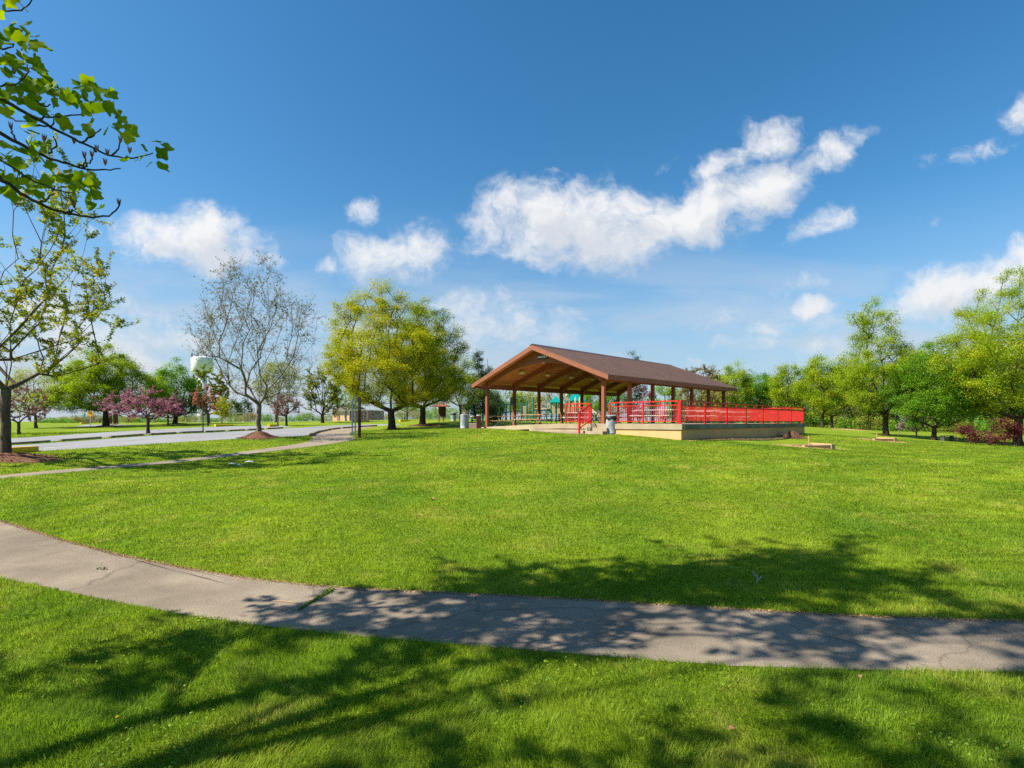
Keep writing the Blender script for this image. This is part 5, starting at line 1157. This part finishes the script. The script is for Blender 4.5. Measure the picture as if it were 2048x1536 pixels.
lush = vnoise(xb, yb, 1.3, 1) * .5 + vnoise(xb, yb, .35, 2) * .5
tuft = vnoise(xb, yb, .09, 5)
hgt = (0.022 + 0.026 * lush + .022 * tuft) * rng.uniform(.55, 1.35, n) * np.where(yb > 7.5, .8, 1.0)
wid = np.maximum(.0034, yb * .00078) * rng.uniform(.7, 1.3, n)
az = rng.uniform(0, 2 * np.pi, n); lean = hgt * rng.uniform(.15, 1.1, n); az2 = az + rng.normal(0, .8, n)
la_ = vnoise(xb, yb, .6, 8) * 6.28 * 2                      # blades of one tuft lean the same way
lx_, ly_ = np.cos(la_ + rng.normal(0, .9, n)) * lean, np.sin(la_ + rng.normal(0, .9, n)) * lean
zb = G(xb, yb)
wx, wy = np.cos(az) * wid / 2, np.sin(az) * wid / 2
V = np.empty((n, 5, 3))
V[:, 0] = np.stack([xb - wx, yb - wy, zb - .004], 1); V[:, 1] = np.stack([xb + wx, yb + wy, zb - .004], 1)
V[:, 2] = np.stack([xb + wx * .85 + lx_ * .35, yb + wy * .85 + ly_ * .35, zb + hgt * .6], 1); V[:, 3] = np.stack([xb - wx * .85 + lx_ * .35, yb - wy * .85 + ly_ * .35, zb + hgt * .6], 1)
V[:, 4] = np.stack([xb + lx_, yb + ly_, zb + hgt], 1)
b0 = np.arange(n) * 5
Fq = np.stack([b0, b0 + 1, b0 + 2, b0 + 3], 1); Ft = np.stack([b0 + 3, b0 + 2, b0 + 4], 1)
sw = np.hypot(xb + 30, yb - 95); stripe = vnoise(sw, np.arctan2(yb - 95, xb + 30) * 12, .55, 31)      # faint curved mowing tracks
tone = np.clip(rng.normal(.42, .30, n) + (lush - .5) * .55 + (tuft - .5) * .35 + (stripe - .5) * .35 * np.clip((yb - 8) / 6, 0, 1), 0, 1)
me = bpy.data.meshes.new('grass'); me.vertices.add(n * 5); me.vertices.foreach_set('co', V.astype(np.float32).ravel())
me.loops.add(n * 7); me.loops.foreach_set('vertex_index', np.concatenate([Fq.ravel(), Ft.ravel()]).astype(np.int32)); me.polygons.add(2 * n)
me.polygons.foreach_set('loop_start', np.concatenate([np.arange(n) * 4, n * 4 + np.arange(n) * 3]).astype(np.int32)); me.update(calc_edges=True)
a = me.attributes.new('tint', 'FLOAT', 'FACE'); a.data.foreach_set('value', np.concatenate([tone, tone]).astype(np.float32)); me.materials.append(M_blade)
tag(link('grass', me), kind='stuff')
# clover and broad leaves among the near grass
M_clover = leaf_mat('clover_leaf', [(0.06, 0.13, 0.01), (0.11, 0.20, 0.015), (0.20, 0.28, 0.03)], trans=.35, gain=1.4)
k = 9000; yb = 2.9 * (7.0 / 2.9) ** rng.uniform(0, 1, k); xb = rng.uniform(-1, 1, k) * yb
ok = (vnoise(xb, yb, .8, 21) > .66) & ~inside(POLYS['path'], xb, yb); xb, yb = xb[ok], yb[ok]
V, Fc = leaves_np(np.stack([xb, yb, G(xb, yb) + rng.uniform(.02, .055, len(xb))], 1), .020, rng, 1.0, .9)
tag(link('clover', np_mesh('clover', V, Fc, M_clover, np.clip(rng.normal(.5, .25, len(xb)), 0, 1))), kind='stuff')
# weeds in the crack across the path
A, B = hit(664, 1181), hit(596, 1222); k = 420; f = rng.uniform(0, 1, k) ** 1.3
c = A + (B - A) * f[:, None] + rng.normal(0, .018, (k, 2)) * (1.2 - f)[:, None]; V, Fc = leaves_np(np.stack([c[:, 0], c[:, 1], G(c[:, 0], c[:, 1]) + .012 + rng.uniform(0, .025, k) * (1 - f * .7)], 1), .028, rng, .6, .5)
tag(link('crack_weeds', np_mesh('crack_weeds', V, Fc, M_clover, rng.uniform(.1, .8, k))), kind='stuff')
# dry edge litter beside the path
M_dry = leaf_mat('dry_thatch', [(0.22, 0.14, 0.06), (0.34, 0.23, 0.10), (0.45, 0.32, 0.16)], trans=.1, gain=1.2)
PA = resample(line(UP), 900); k = 17000; i = rng.integers(0, 900, k); c = PA[i] + rng.normal(0, .022, (k, 2)) * np.where(rng.uniform(0, 1, k) < .12, 4.5, 1)[:, None]; c[:, 1] -= .016
V, Fc = leaves_np(np.stack([c[:, 0], c[:, 1], G(c[:, 0], c[:, 1]) + .012], 1), .03, rng, 1.0, .25)
tag(link('dry_grass_litter', np_mesh('dry_grass_litter', V, Fc, M_dry, rng.uniform(0, 1, k))), kind='stuff')

# small things lying about
def flat_leaf(label, px, py, s, mt, rz, dz=.012):
    x, y = hit(px, py); m = MB(); ol = [(0, 0), (.35, .12), (.5, .45), (.3, .8), (0, 1), (-.28, .78), (-.48, .42), (-.33, .1)]
    m.add([(u * s, v * s, abs(u) * s * .45 + .12 * s * math.sin(v * 3)) for u, v in ol] + [(0, .5 * s, .0)], [(i, (i + 1) % 8, 8) for i in range(8)])
    return tag(m.build('dead_leaf', mt, None, (x, y, float(G(x, y)) + dz), rz), label, 'leaf', 'dead leaves lying about')
M_dead = surf('dead_leaf', (0.20, 0.10, 0.05), (0.34, 0.19, 0.10), scale=30, rough=.9)
flat_leaf('brown dead leaf standing in grass below the shaded path', 1073, 1312, .06, M_dead, .4, .04); flat_leaf('brown dead leaf in the lower right shaded grass', 1470, 1468, .05, M_dead, 1.9, .04); flat_leaf('small brown leaf in the shade below the right path end', 1715, 1360, .05, M_dead, 3.0, .04)
flat_leaf('brown leaf on the sunny lawn above the path', 868, 1002, .09, M_dead, 1.0, .04)
M_twig = surf('twig', (0.07, 0.05, 0.025), (0.13, 0.10, 0.045), scale=30, rough=.9)
def stick(label, pts, rad, mt=M_twig, leaf=False):
    P = [hit(*p) for p in pts]; c = P[0]; z = float(G(*c)); m = MB().tube([(p[0] - c[0], p[1] - c[1], float(G(*p)) - z + .014 + .006 * (k % 2)) for k, p in enumerate(P)], rad, 6)
    o = m.build('twig', mt, None, (c[0], c[1], z)); tag(o, label, 'twig')
    if leaf:
        V, Fc = leaves_np(np.array([[p[0] - c[0], p[1] - c[1], float(G(*p)) - z + .03] for p in P] * 2) + rng.normal(0, .012, (2 * len(P), 3)), .05, rng, .5, .5); link('foliage', np_mesh('foliage', V, Fc, M_clover, np.zeros(len(V) // 4)), o)
    return o
stick('small leafy twig lying alone on the sunny path', [(193, 1140), (201, 1137), (206, 1141), (213, 1140)], .005, leaf=True)
stick('thin tan stick lying on the path by the weedy crack', [(546, 1204), (572, 1206), (600, 1209)], .005, M_newtimber)
x, y = hit(1513, 1166)
tag(MB().tube([(0, 0, .0), (.015, 0, .07), (.012, .02, .12)], .004, 5).tube([(.02, 0, .05), (-.05, .01, .15)], .004, 5).tube([(.01, 0, .02), (.07, 0, .09)], .004, 5).build('dry_twig', M_steel, None, (x, y, float(G(x, y)))), 'pale dry forked twig standing in the shaded lawn', 'twig')
M_paper = surf('paper_scrap', (.7, .7, .68), (.8, .8, .78), rough=.8)
for (px, py, s, lab) in ((498, 926.5, .15, 'largest white paper scrap on the lawn below the sidewalk'), (464, 930.5, .12, 'white paper scrap leftmost on the lawn below the sidewalk'), (478, 933, .08, 'smallest white paper scrap on the lawn below the sidewalk')):
    x, y = hit(px, py); m = MB().add([(-s, -s * .5, .05), (s * .3, -s * .7, .06), (s, -.1 * s, .04), (s * .6, s * .6, .08), (-.4 * s, s * .5, .07), (0, 0, .10)], [(0, 1, 5), (1, 2, 5), (2, 3, 5), (3, 4, 5), (4, 0, 5)])
    tag(m.build('paper_scrap', M_paper, None, (x, y, float(G(x, y)))), lab, 'litter', 'white scraps on the lawn')
x, y = hit(235, 1449); M_dand = surf('dandelion_yellow', (.75, .5, .01), (.85, .6, .02), scale=90, rough=.7)
t = thing('dandelion', 'single yellow dandelion flower in the grass at lower left', 'flower', (x, y, float(G(x, y))))
MB().tube([(0, 0, 0), (.004, .0, .03), (0, 0, .052)], .0025, 5).build('stem', M_green, t); MB().lathe([(.003, .05), (.011, .052), (.014, .057), (.008, .062), (.002, .063)], 14).build('petals', M_dand, t)

# ------------------------------------------------------------------ sky, sun, camera
EL = R(45); SH = np.array([-.962, -.274]); SH /= np.linalg.norm(SH)
sun_dir = Vector((SH[0] * math.cos(EL), SH[1] * math.cos(EL), math.sin(EL)))
ld = bpy.data.lights.new('sun', 'SUN'); ld.energy = 5.0; ld.angle = R(0.53); ld.color = (1.0, .93, .80)
lo = bpy.data.objects.new('sun', ld); COL.objects.link(lo); lo.rotation_euler = sun_dir.to_track_quat('Z', 'Y').to_euler(); lo.location = (-60, -20, 60)

W = bpy.data.worlds.new('World'); SC.world = W; W.use_nodes = True; nt = W.node_tree; nt.nodes.clear()
def cloud_group():
    g = bpy.data.node_groups.new('cloud_density', 'ShaderNodeTree')
    g.interface.new_socket('UV', in_out='INPUT', socket_type='NodeSocketVector'); g.interface.new_socket('Density', in_out='OUTPUT', socket_type='NodeSocketFloat')
    gi = N(g, 'NodeGroupInput'); go = N(g, 'NodeGroupOutput')
    def noise(src, sc, det, ro=.55):
        n = N(g, 'ShaderNodeTexNoise'); n.inputs['Scale'].default_value = sc; n.inputs['Detail'].default_value = det; n.inputs['Roughness'].default_value = ro; L(g, src, n.inputs['Vector']); return n
    w1 = noise(gi.outputs[0], 9, 4); s1 = N(g, 'ShaderNodeVectorMath', operation='SUBTRACT'); L(g, w1.outputs['Color'], s1.inputs[0]); s1.inputs[1].default_value = (.5, .5, .5)
    s2 = N(g, 'ShaderNodeVectorMath', operation='MULTIPLY_ADD'); L(g, s1.outputs[0], s2.inputs[0]); s2.inputs[1].default_value = (.095, .075, 0); L(g, gi.outputs[0], s2.inputs[2])
    tot = None; sx = N(g, 'ShaderNodeSeparateXYZ'); L(g, s2.outputs[0], sx.inputs[0])
    # (px, py, rx, ry, tilt in degrees counter-clockwise, weight)
    E = [(1010, 430, 85, 62, 10, .95), (1130, 440, 165, 85, 5, 1.1), (1090, 490, 120, 50, 0, .9), (1240, 455, 175, 78, 8, 1.1), (1400, 425, 170, 66, 16, 1.1), (1520, 385, 130, 66, 22, 1.05), (1640, 320, 105, 45, 33, .85), (1540, 280, 62, 52, 35, .85), (1455, 325, 95, 30, 28, .8), (1710, 280, 55, 24, 32, .6), (955, 490, 55, 50, 0, .55),
         (380, 470, 150, 62, 6, 1.15), (440, 495, 110, 48, -8, 1.0), (290, 455, 75, 36, 0, .9), (400, 430, 70, 36, 0, .8), (182, 465, 26, 16, 0, .7), (525, 520, 40, 16, -25, .4),
         (760, 510, 90, 58, 0, .95), (840, 500, 80, 58, 12, .95), (800, 540, 80, 36, 0, .7), (728, 424, 44, 28, 0, .85), (657, 527, 26, 18, 0, .75), (822, 443, 18, 14, 0, .5),
         (1640, 452, 90, 28, 22, .72), (1110, 341, 40, 14, 5, .45), (1335, 325, 40, 16, 30, .5), (2035, 228, 48, 32, 20, .8), (1935, 300, 120, 26, 16, .55), (1848, 445, 44, 22, 5, .45),
         (1900, 585, 125, 52, 14, 1.15), (1990, 555, 90, 48, 10, 1.05), (2010, 520, 70, 24, 10, .6), (1900, 640, 130, 30, 8, .6), (1610, 610, 80, 28, 6, .8), (1560, 650, 80, 22, 6, .6), (1680, 640, 110, 24, 14, .6), (1440, 640, 55, 20, 18, .6), (1640, 695, 80, 20, 4, .6), (1540, 735, 60, 14, 0, .5), (1380, 730, 40, 12, 0, .5),
         (1075, 648, 85, 24, 8, .55), (1210, 672, 26, 10, 0, .4), (170, 690, 150, 70, -6, .9), (330, 670, 130, 40, -8, .74), (90, 625, 110, 46, 0, .85), (640, 645, 80, 50, 0, .6), (280, 630, 120, 24, -20, .5), (960, 620, 150, 44, -4, .66), (900, 690, 90, 36, 0, .66), (430, 610, 60, 20, -10, .4), (1500, 690, 90, 18, 4, .5), (1760, 640, 120, 26, 10, .6), (2060, 500, 70, 26, 10, .75), (230, 730, 190, 44, -4, .76), (1000, 650, 190, 60, -4, .68), (1600, 560, 110, 20, 10, .46), (700, 690, 120, 30, 0, .6), (1700, 690, 140, 34, 6, .6)]
    for (px, py, rx, ry, an, wt) in E:
        mp = N(g, 'ShaderNodeMapping', vector_type='TEXTURE'); mp.inputs['Location'].default_value = ((px - CX) / F, (HZ - py) / F, 0); mp.inputs['Rotation'].default_value = (0, 0, R(an)); mp.inputs['Scale'].default_value = (rx * 1.14 / F, ry * 1.14 / F, 1)
        if tot is None: L(g, s2.outputs[0], mp.inputs['Vector'])
        else:                                    # each puff waits for the sum so far (z is scaled away), which keeps the shader's stack short
            cb = N(g, 'ShaderNodeCombineXYZ'); L(g, sx.outputs[0], cb.inputs[0]); L(g, sx.outputs[1], cb.inputs[1]); L(g, tot, cb.inputs[2]); mp.inputs['Scale'].default_value[2] = 1e9; L(g, cb.outputs[0], mp.inputs['Vector'])
        ln = N(g, 'ShaderNodeVectorMath', operation='LENGTH'); L(g, mp.outputs[0], ln.inputs[0])
        mr = N(g, 'ShaderNodeMapRange', interpolation_type='SMOOTHSTEP'); mr.inputs['From Min'].default_value = 1.5; mr.inputs['From Max'].default_value = .15; mr.inputs['To Max'].default_value = wt; L(g, ln.outputs['Value'], mr.inputs['Value'])
        if tot is None: tot = mr.outputs[0]
        else:
            a = N(g, 'ShaderNodeMath', operation='SMOOTH_MAX'); a.inputs[2].default_value = .12; L(g, tot, a.inputs[0]); L(g, mr.outputs[0], a.inputs[1]); tot = a.outputs[0]
    n2 = noise(s2.outputs[0], 15, 10, .66)
    ad = N(g, 'ShaderNodeMath', operation='MULTIPLY_ADD'); L(g, n2.outputs['Fac'], ad.inputs[0]); ad.inputs[1].default_value = 1.9; ad.inputs[2].default_value = -1.02
    nr = N(g, 'ShaderNodeMapRange'); nr.inputs['From Max'].default_value = .35; L(g, tot, nr.inputs['Value'])
    am = N(g, 'ShaderNodeMath', operation='MULTIPLY'); L(g, ad.outputs[0], am.inputs[0]); L(g, nr.outputs[0], am.inputs[1])
    a2 = N(g, 'ShaderNodeMath', operation='ADD'); L(g, tot, a2.inputs[0]); L(g, am.outputs[0], a2.inputs[1])
    mr = N(g, 'ShaderNodeMapRange', interpolation_type='SMOOTHSTEP'); mr.inputs['From Min'].default_value = .20; mr.inputs['From Max'].default_value = 1.12; L(g, a2.outputs[0], mr.inputs['Value'])
    L(g, mr.outputs[0], go.inputs[0]); return g
CG = cloud_group()
tc = N(nt, 'ShaderNodeTexCoord'); sp = N(nt, 'ShaderNodeSeparateXYZ'); L(nt, tc.outputs['Generated'], sp.inputs[0])
my = N(nt, 'ShaderNodeMath', operation='MAXIMUM'); L(nt, sp.outputs['Y'], my.inputs[0]); my.inputs[1].default_value = .05
du = N(nt, 'ShaderNodeMath', operation='DIVIDE'); L(nt, sp.outputs['X'], du.inputs[0]); L(nt, my.outputs[0], du.inputs[1])
dv = N(nt, 'ShaderNodeMath', operation='DIVIDE'); L(nt, sp.outputs['Z'], dv.inputs[0]); L(nt, my.outputs[0], dv.inputs[1])
uv = N(nt, 'ShaderNodeCombineXYZ'); L(nt, du.outputs[0], uv.inputs[0]); L(nt, dv.outputs[0], uv.inputs[1])
c1 = N(nt, 'ShaderNodeGroup'); c1.node_tree = CG; L(nt, uv.outputs[0], c1.inputs[0])
of = N(nt, 'ShaderNodeVectorMath', operation='ADD'); L(nt, uv.outputs[0], of.inputs[0]); of.inputs[1].default_value = (-.028, .042, 0)
ofs = N(nt, 'ShaderNodeSeparateXYZ'); L(nt, of.outputs[0], ofs.inputs[0]); sm0 = N(nt, 'ShaderNodeMath', operation='MULTIPLY'); L(nt, c1.outputs[0], sm0.inputs[0]); sm0.inputs[1].default_value = 1e-4
ofc = N(nt, 'ShaderNodeCombineXYZ'); L(nt, ofs.outputs[0], ofc.inputs[0]); L(nt, ofs.outputs[1], ofc.inputs[1]); L(nt, sm0.outputs[0], ofc.inputs[2])
c2 = N(nt, 'ShaderNodeGroup'); c2.node_tree = CG; L(nt, ofc.outputs[0], c2.inputs[0])
sky = N(nt, 'ShaderNodeTexSky', sky_type='NISHITA'); sky.sun_disc = False; sky.sun_elevation = EL; sky.sun_rotation = math.atan2(SH[0], SH[1]); sky.air_density = 1.0; sky.dust_density = .6; sky.ozone_density = 2.0; sky.altitude = 150
hs = N(nt, 'ShaderNodeHueSaturation'); hs.inputs['Saturation'].default_value = 1.34; hs.inputs['Value'].default_value = 1.0; hs.inputs['Hue'].default_value = .493; L(nt, sky.outputs[0], hs.inputs['Color'])
# cloud body: bright on the sunward upper left, greyer where more cloud lies towards the sun
mrs = N(nt, 'ShaderNodeMapRange'); mrs.inputs['From Min'].default_value = .3; mrs.inputs['From Max'].default_value = 1.15; mrs.inputs['To Min'].default_value = 0; mrs.inputs['To Max'].default_value = 1.0; L(nt, c2.outputs[0], mrs.inputs['Value'])
cm = N(nt, 'ShaderNodeMix', data_type='RGBA'); L(nt, mrs.outputs[0], cm.inputs['Factor']); cm.inputs['A'].default_value = (5.9, 5.85, 5.8, 1); cm.inputs['B'].default_value = (4.1, 4.35, 4.75, 1)
# nearer the horizon the clouds are dimmer and bluer
mrh = N(nt, 'ShaderNodeMapRange'); mrh.inputs['From Min'].default_value = .02; mrh.inputs['From Max'].default_value = .30; L(nt, dv.outputs[0], mrh.inputs['Value'])
cm2 = N(nt, 'ShaderNodeMix', data_type='RGBA'); L(nt, mrh.outputs[0], cm2.inputs['Factor']); cm2.inputs['A'].default_value = (4.3, 4.5, 4.85, 1); L(nt, cm.outputs['Result'], cm2.inputs['B'])
# thin high veil in streaks towards the horizon
mpv = N(nt, 'ShaderNodeMapping'); mpv.inputs['Scale'].default_value = (1.6, 7.0, 1); mpv.inputs['Rotation'].default_value = (0, 0, R(-8)); L(nt, uv.outputs[0], mpv.inputs[0])
nv = N(nt, 'ShaderNodeTexNoise'); nv.inputs['Scale'].default_value = 1.7; nv.inputs['Detail'].default_value = 8; nv.inputs['Roughness'].default_value = .6; nv.inputs['Distortion'].default_value = .6; L(nt, mpv.outputs[0], nv.inputs['Vector'])
mv = N(nt, 'ShaderNodeMapRange', interpolation_type='SMOOTHSTEP'); mv.inputs['From Min'].default_value = .36; mv.inputs['From Max'].default_value = .68; L(nt, nv.outputs['Fac'], mv.inputs['Value'])
vh = N(nt, 'ShaderNodeMapRange', interpolation_type='SMOOTHSTEP'); vh.inputs['From Min'].default_value = .42; vh.inputs['From Max'].default_value = .03; vh.inputs['To Max'].default_value = .9; L(nt, dv.outputs[0], vh.inputs['Value'])
vm = N(nt, 'ShaderNodeMath', operation='MULTIPLY'); L(nt, mv.outputs[0], vm.inputs[0]); L(nt, vh.outputs[0], vm.inputs[1])
sv = N(nt, 'ShaderNodeMix', data_type='RGBA'); L(nt, vm.outputs[0], sv.inputs['Factor']); hz = N(nt, 'ShaderNodeMapRange', interpolation_type='SMOOTHSTEP'); hz.inputs['From Min'].default_value = .36; hz.inputs['From Max'].default_value = 0; hz.inputs['To Max'].default_value = .8; L(nt, sp.outputs['Z'], hz.inputs['Value'])
hm = N(nt, 'ShaderNodeMix', data_type='RGBA'); L(nt, hz.outputs[0], hm.inputs['Factor']); L(nt, hs.outputs[0], hm.inputs['A']); hm.inputs['B'].default_value = (2.35, 3.25, 4.25, 1)
L(nt, hm.outputs['Result'], sv.inputs['A']); sv.inputs['B'].default_value = (3.7, 4.1, 4.7, 1)
def gt(src, v, op='GREATER_THAN'):
    q = N(nt, 'ShaderNodeMath', operation=op); L(nt, src, q.inputs[0]); q.inputs[1].default_value = v; return q.outputs[0]
def mul(a_, b_):
    q = N(nt, 'ShaderNodeMath', operation='MULTIPLY'); L(nt, a_, q.inputs[0]); L(nt, b_, q.inputs[1]); return q.outputs[0]
ab = N(nt, 'ShaderNodeMath', operation='ABSOLUTE'); L(nt, du.outputs[0], ab.inputs[0])
region = mul(mul(gt(sp.outputs['Y'], .3), gt(sp.outputs['Z'], 0)), mul(gt(ab.outputs[0], 1.25, 'LESS_THAN'), gt(dv.outputs[0], .68, 'LESS_THAN')))   # the part of the sky that holds clouds
dk = N(nt, 'ShaderNodeMath', operation='MULTIPLY'); L(nt, c1.outputs[0], dk.inputs[0]); dk.inputs[1].default_value = .94
fin = N(nt, 'ShaderNodeMix', data_type='RGBA'); L(nt, dk.outputs[0], fin.inputs['Factor']); L(nt, sv.outputs['Result'], fin.inputs['A']); L(nt, cm2.outputs['Result'], fin.inputs['B'])
bg = N(nt, 'ShaderNodeBackground'); bg.inputs['Strength'].default_value = .082; L(nt, fin.outputs['Result'], bg.inputs['Color'])
bg0 = N(nt, 'ShaderNodeBackground'); bg0.inputs['Strength'].default_value = .082; L(nt, sv.outputs['Result'], bg0.inputs['Color'])
ms = N(nt, 'ShaderNodeMixShader'); L(nt, region, ms.inputs[0]); L(nt, bg0.outputs[0], ms.inputs[1]); L(nt, bg.outputs[0], ms.inputs[2])
wo = N(nt, 'ShaderNodeOutputWorld'); L(nt, ms.outputs[0], wo.inputs[0])
W.cycles.sampling_method = 'MANUAL'; W.cycles.sample_map_resolution = 512

cam = bpy.data.cameras.new('camera'); co = bpy.data.objects.new('camera', cam); COL.objects.link(co)
co.location = (0, 0, CH); co.rotation_euler = (R(90), 0, 0)
cam.sensor_width = 36; cam.lens = 36 * F / 2048; cam.shift_y = (768 - HZ) / 2048 * -1; cam.clip_end = 6000; cam.clip_start = .05
SC.camera = co
vs_ = SC.view_settings; vs_.view_transform = 'Standard'; vs_.look = 'None'; vs_.exposure = 1.0; vs_.gamma = 1; vs_.use_curve_mapping = False
cy = SC.cycles; cy.max_bounces = 6; cy.diffuse_bounces = 3; cy.transmission_bounces = 4; cy.transparent_max_bounces = 12; cy.caustics_reflective = False; cy.caustics_refractive = False
cy.use_denoising = False
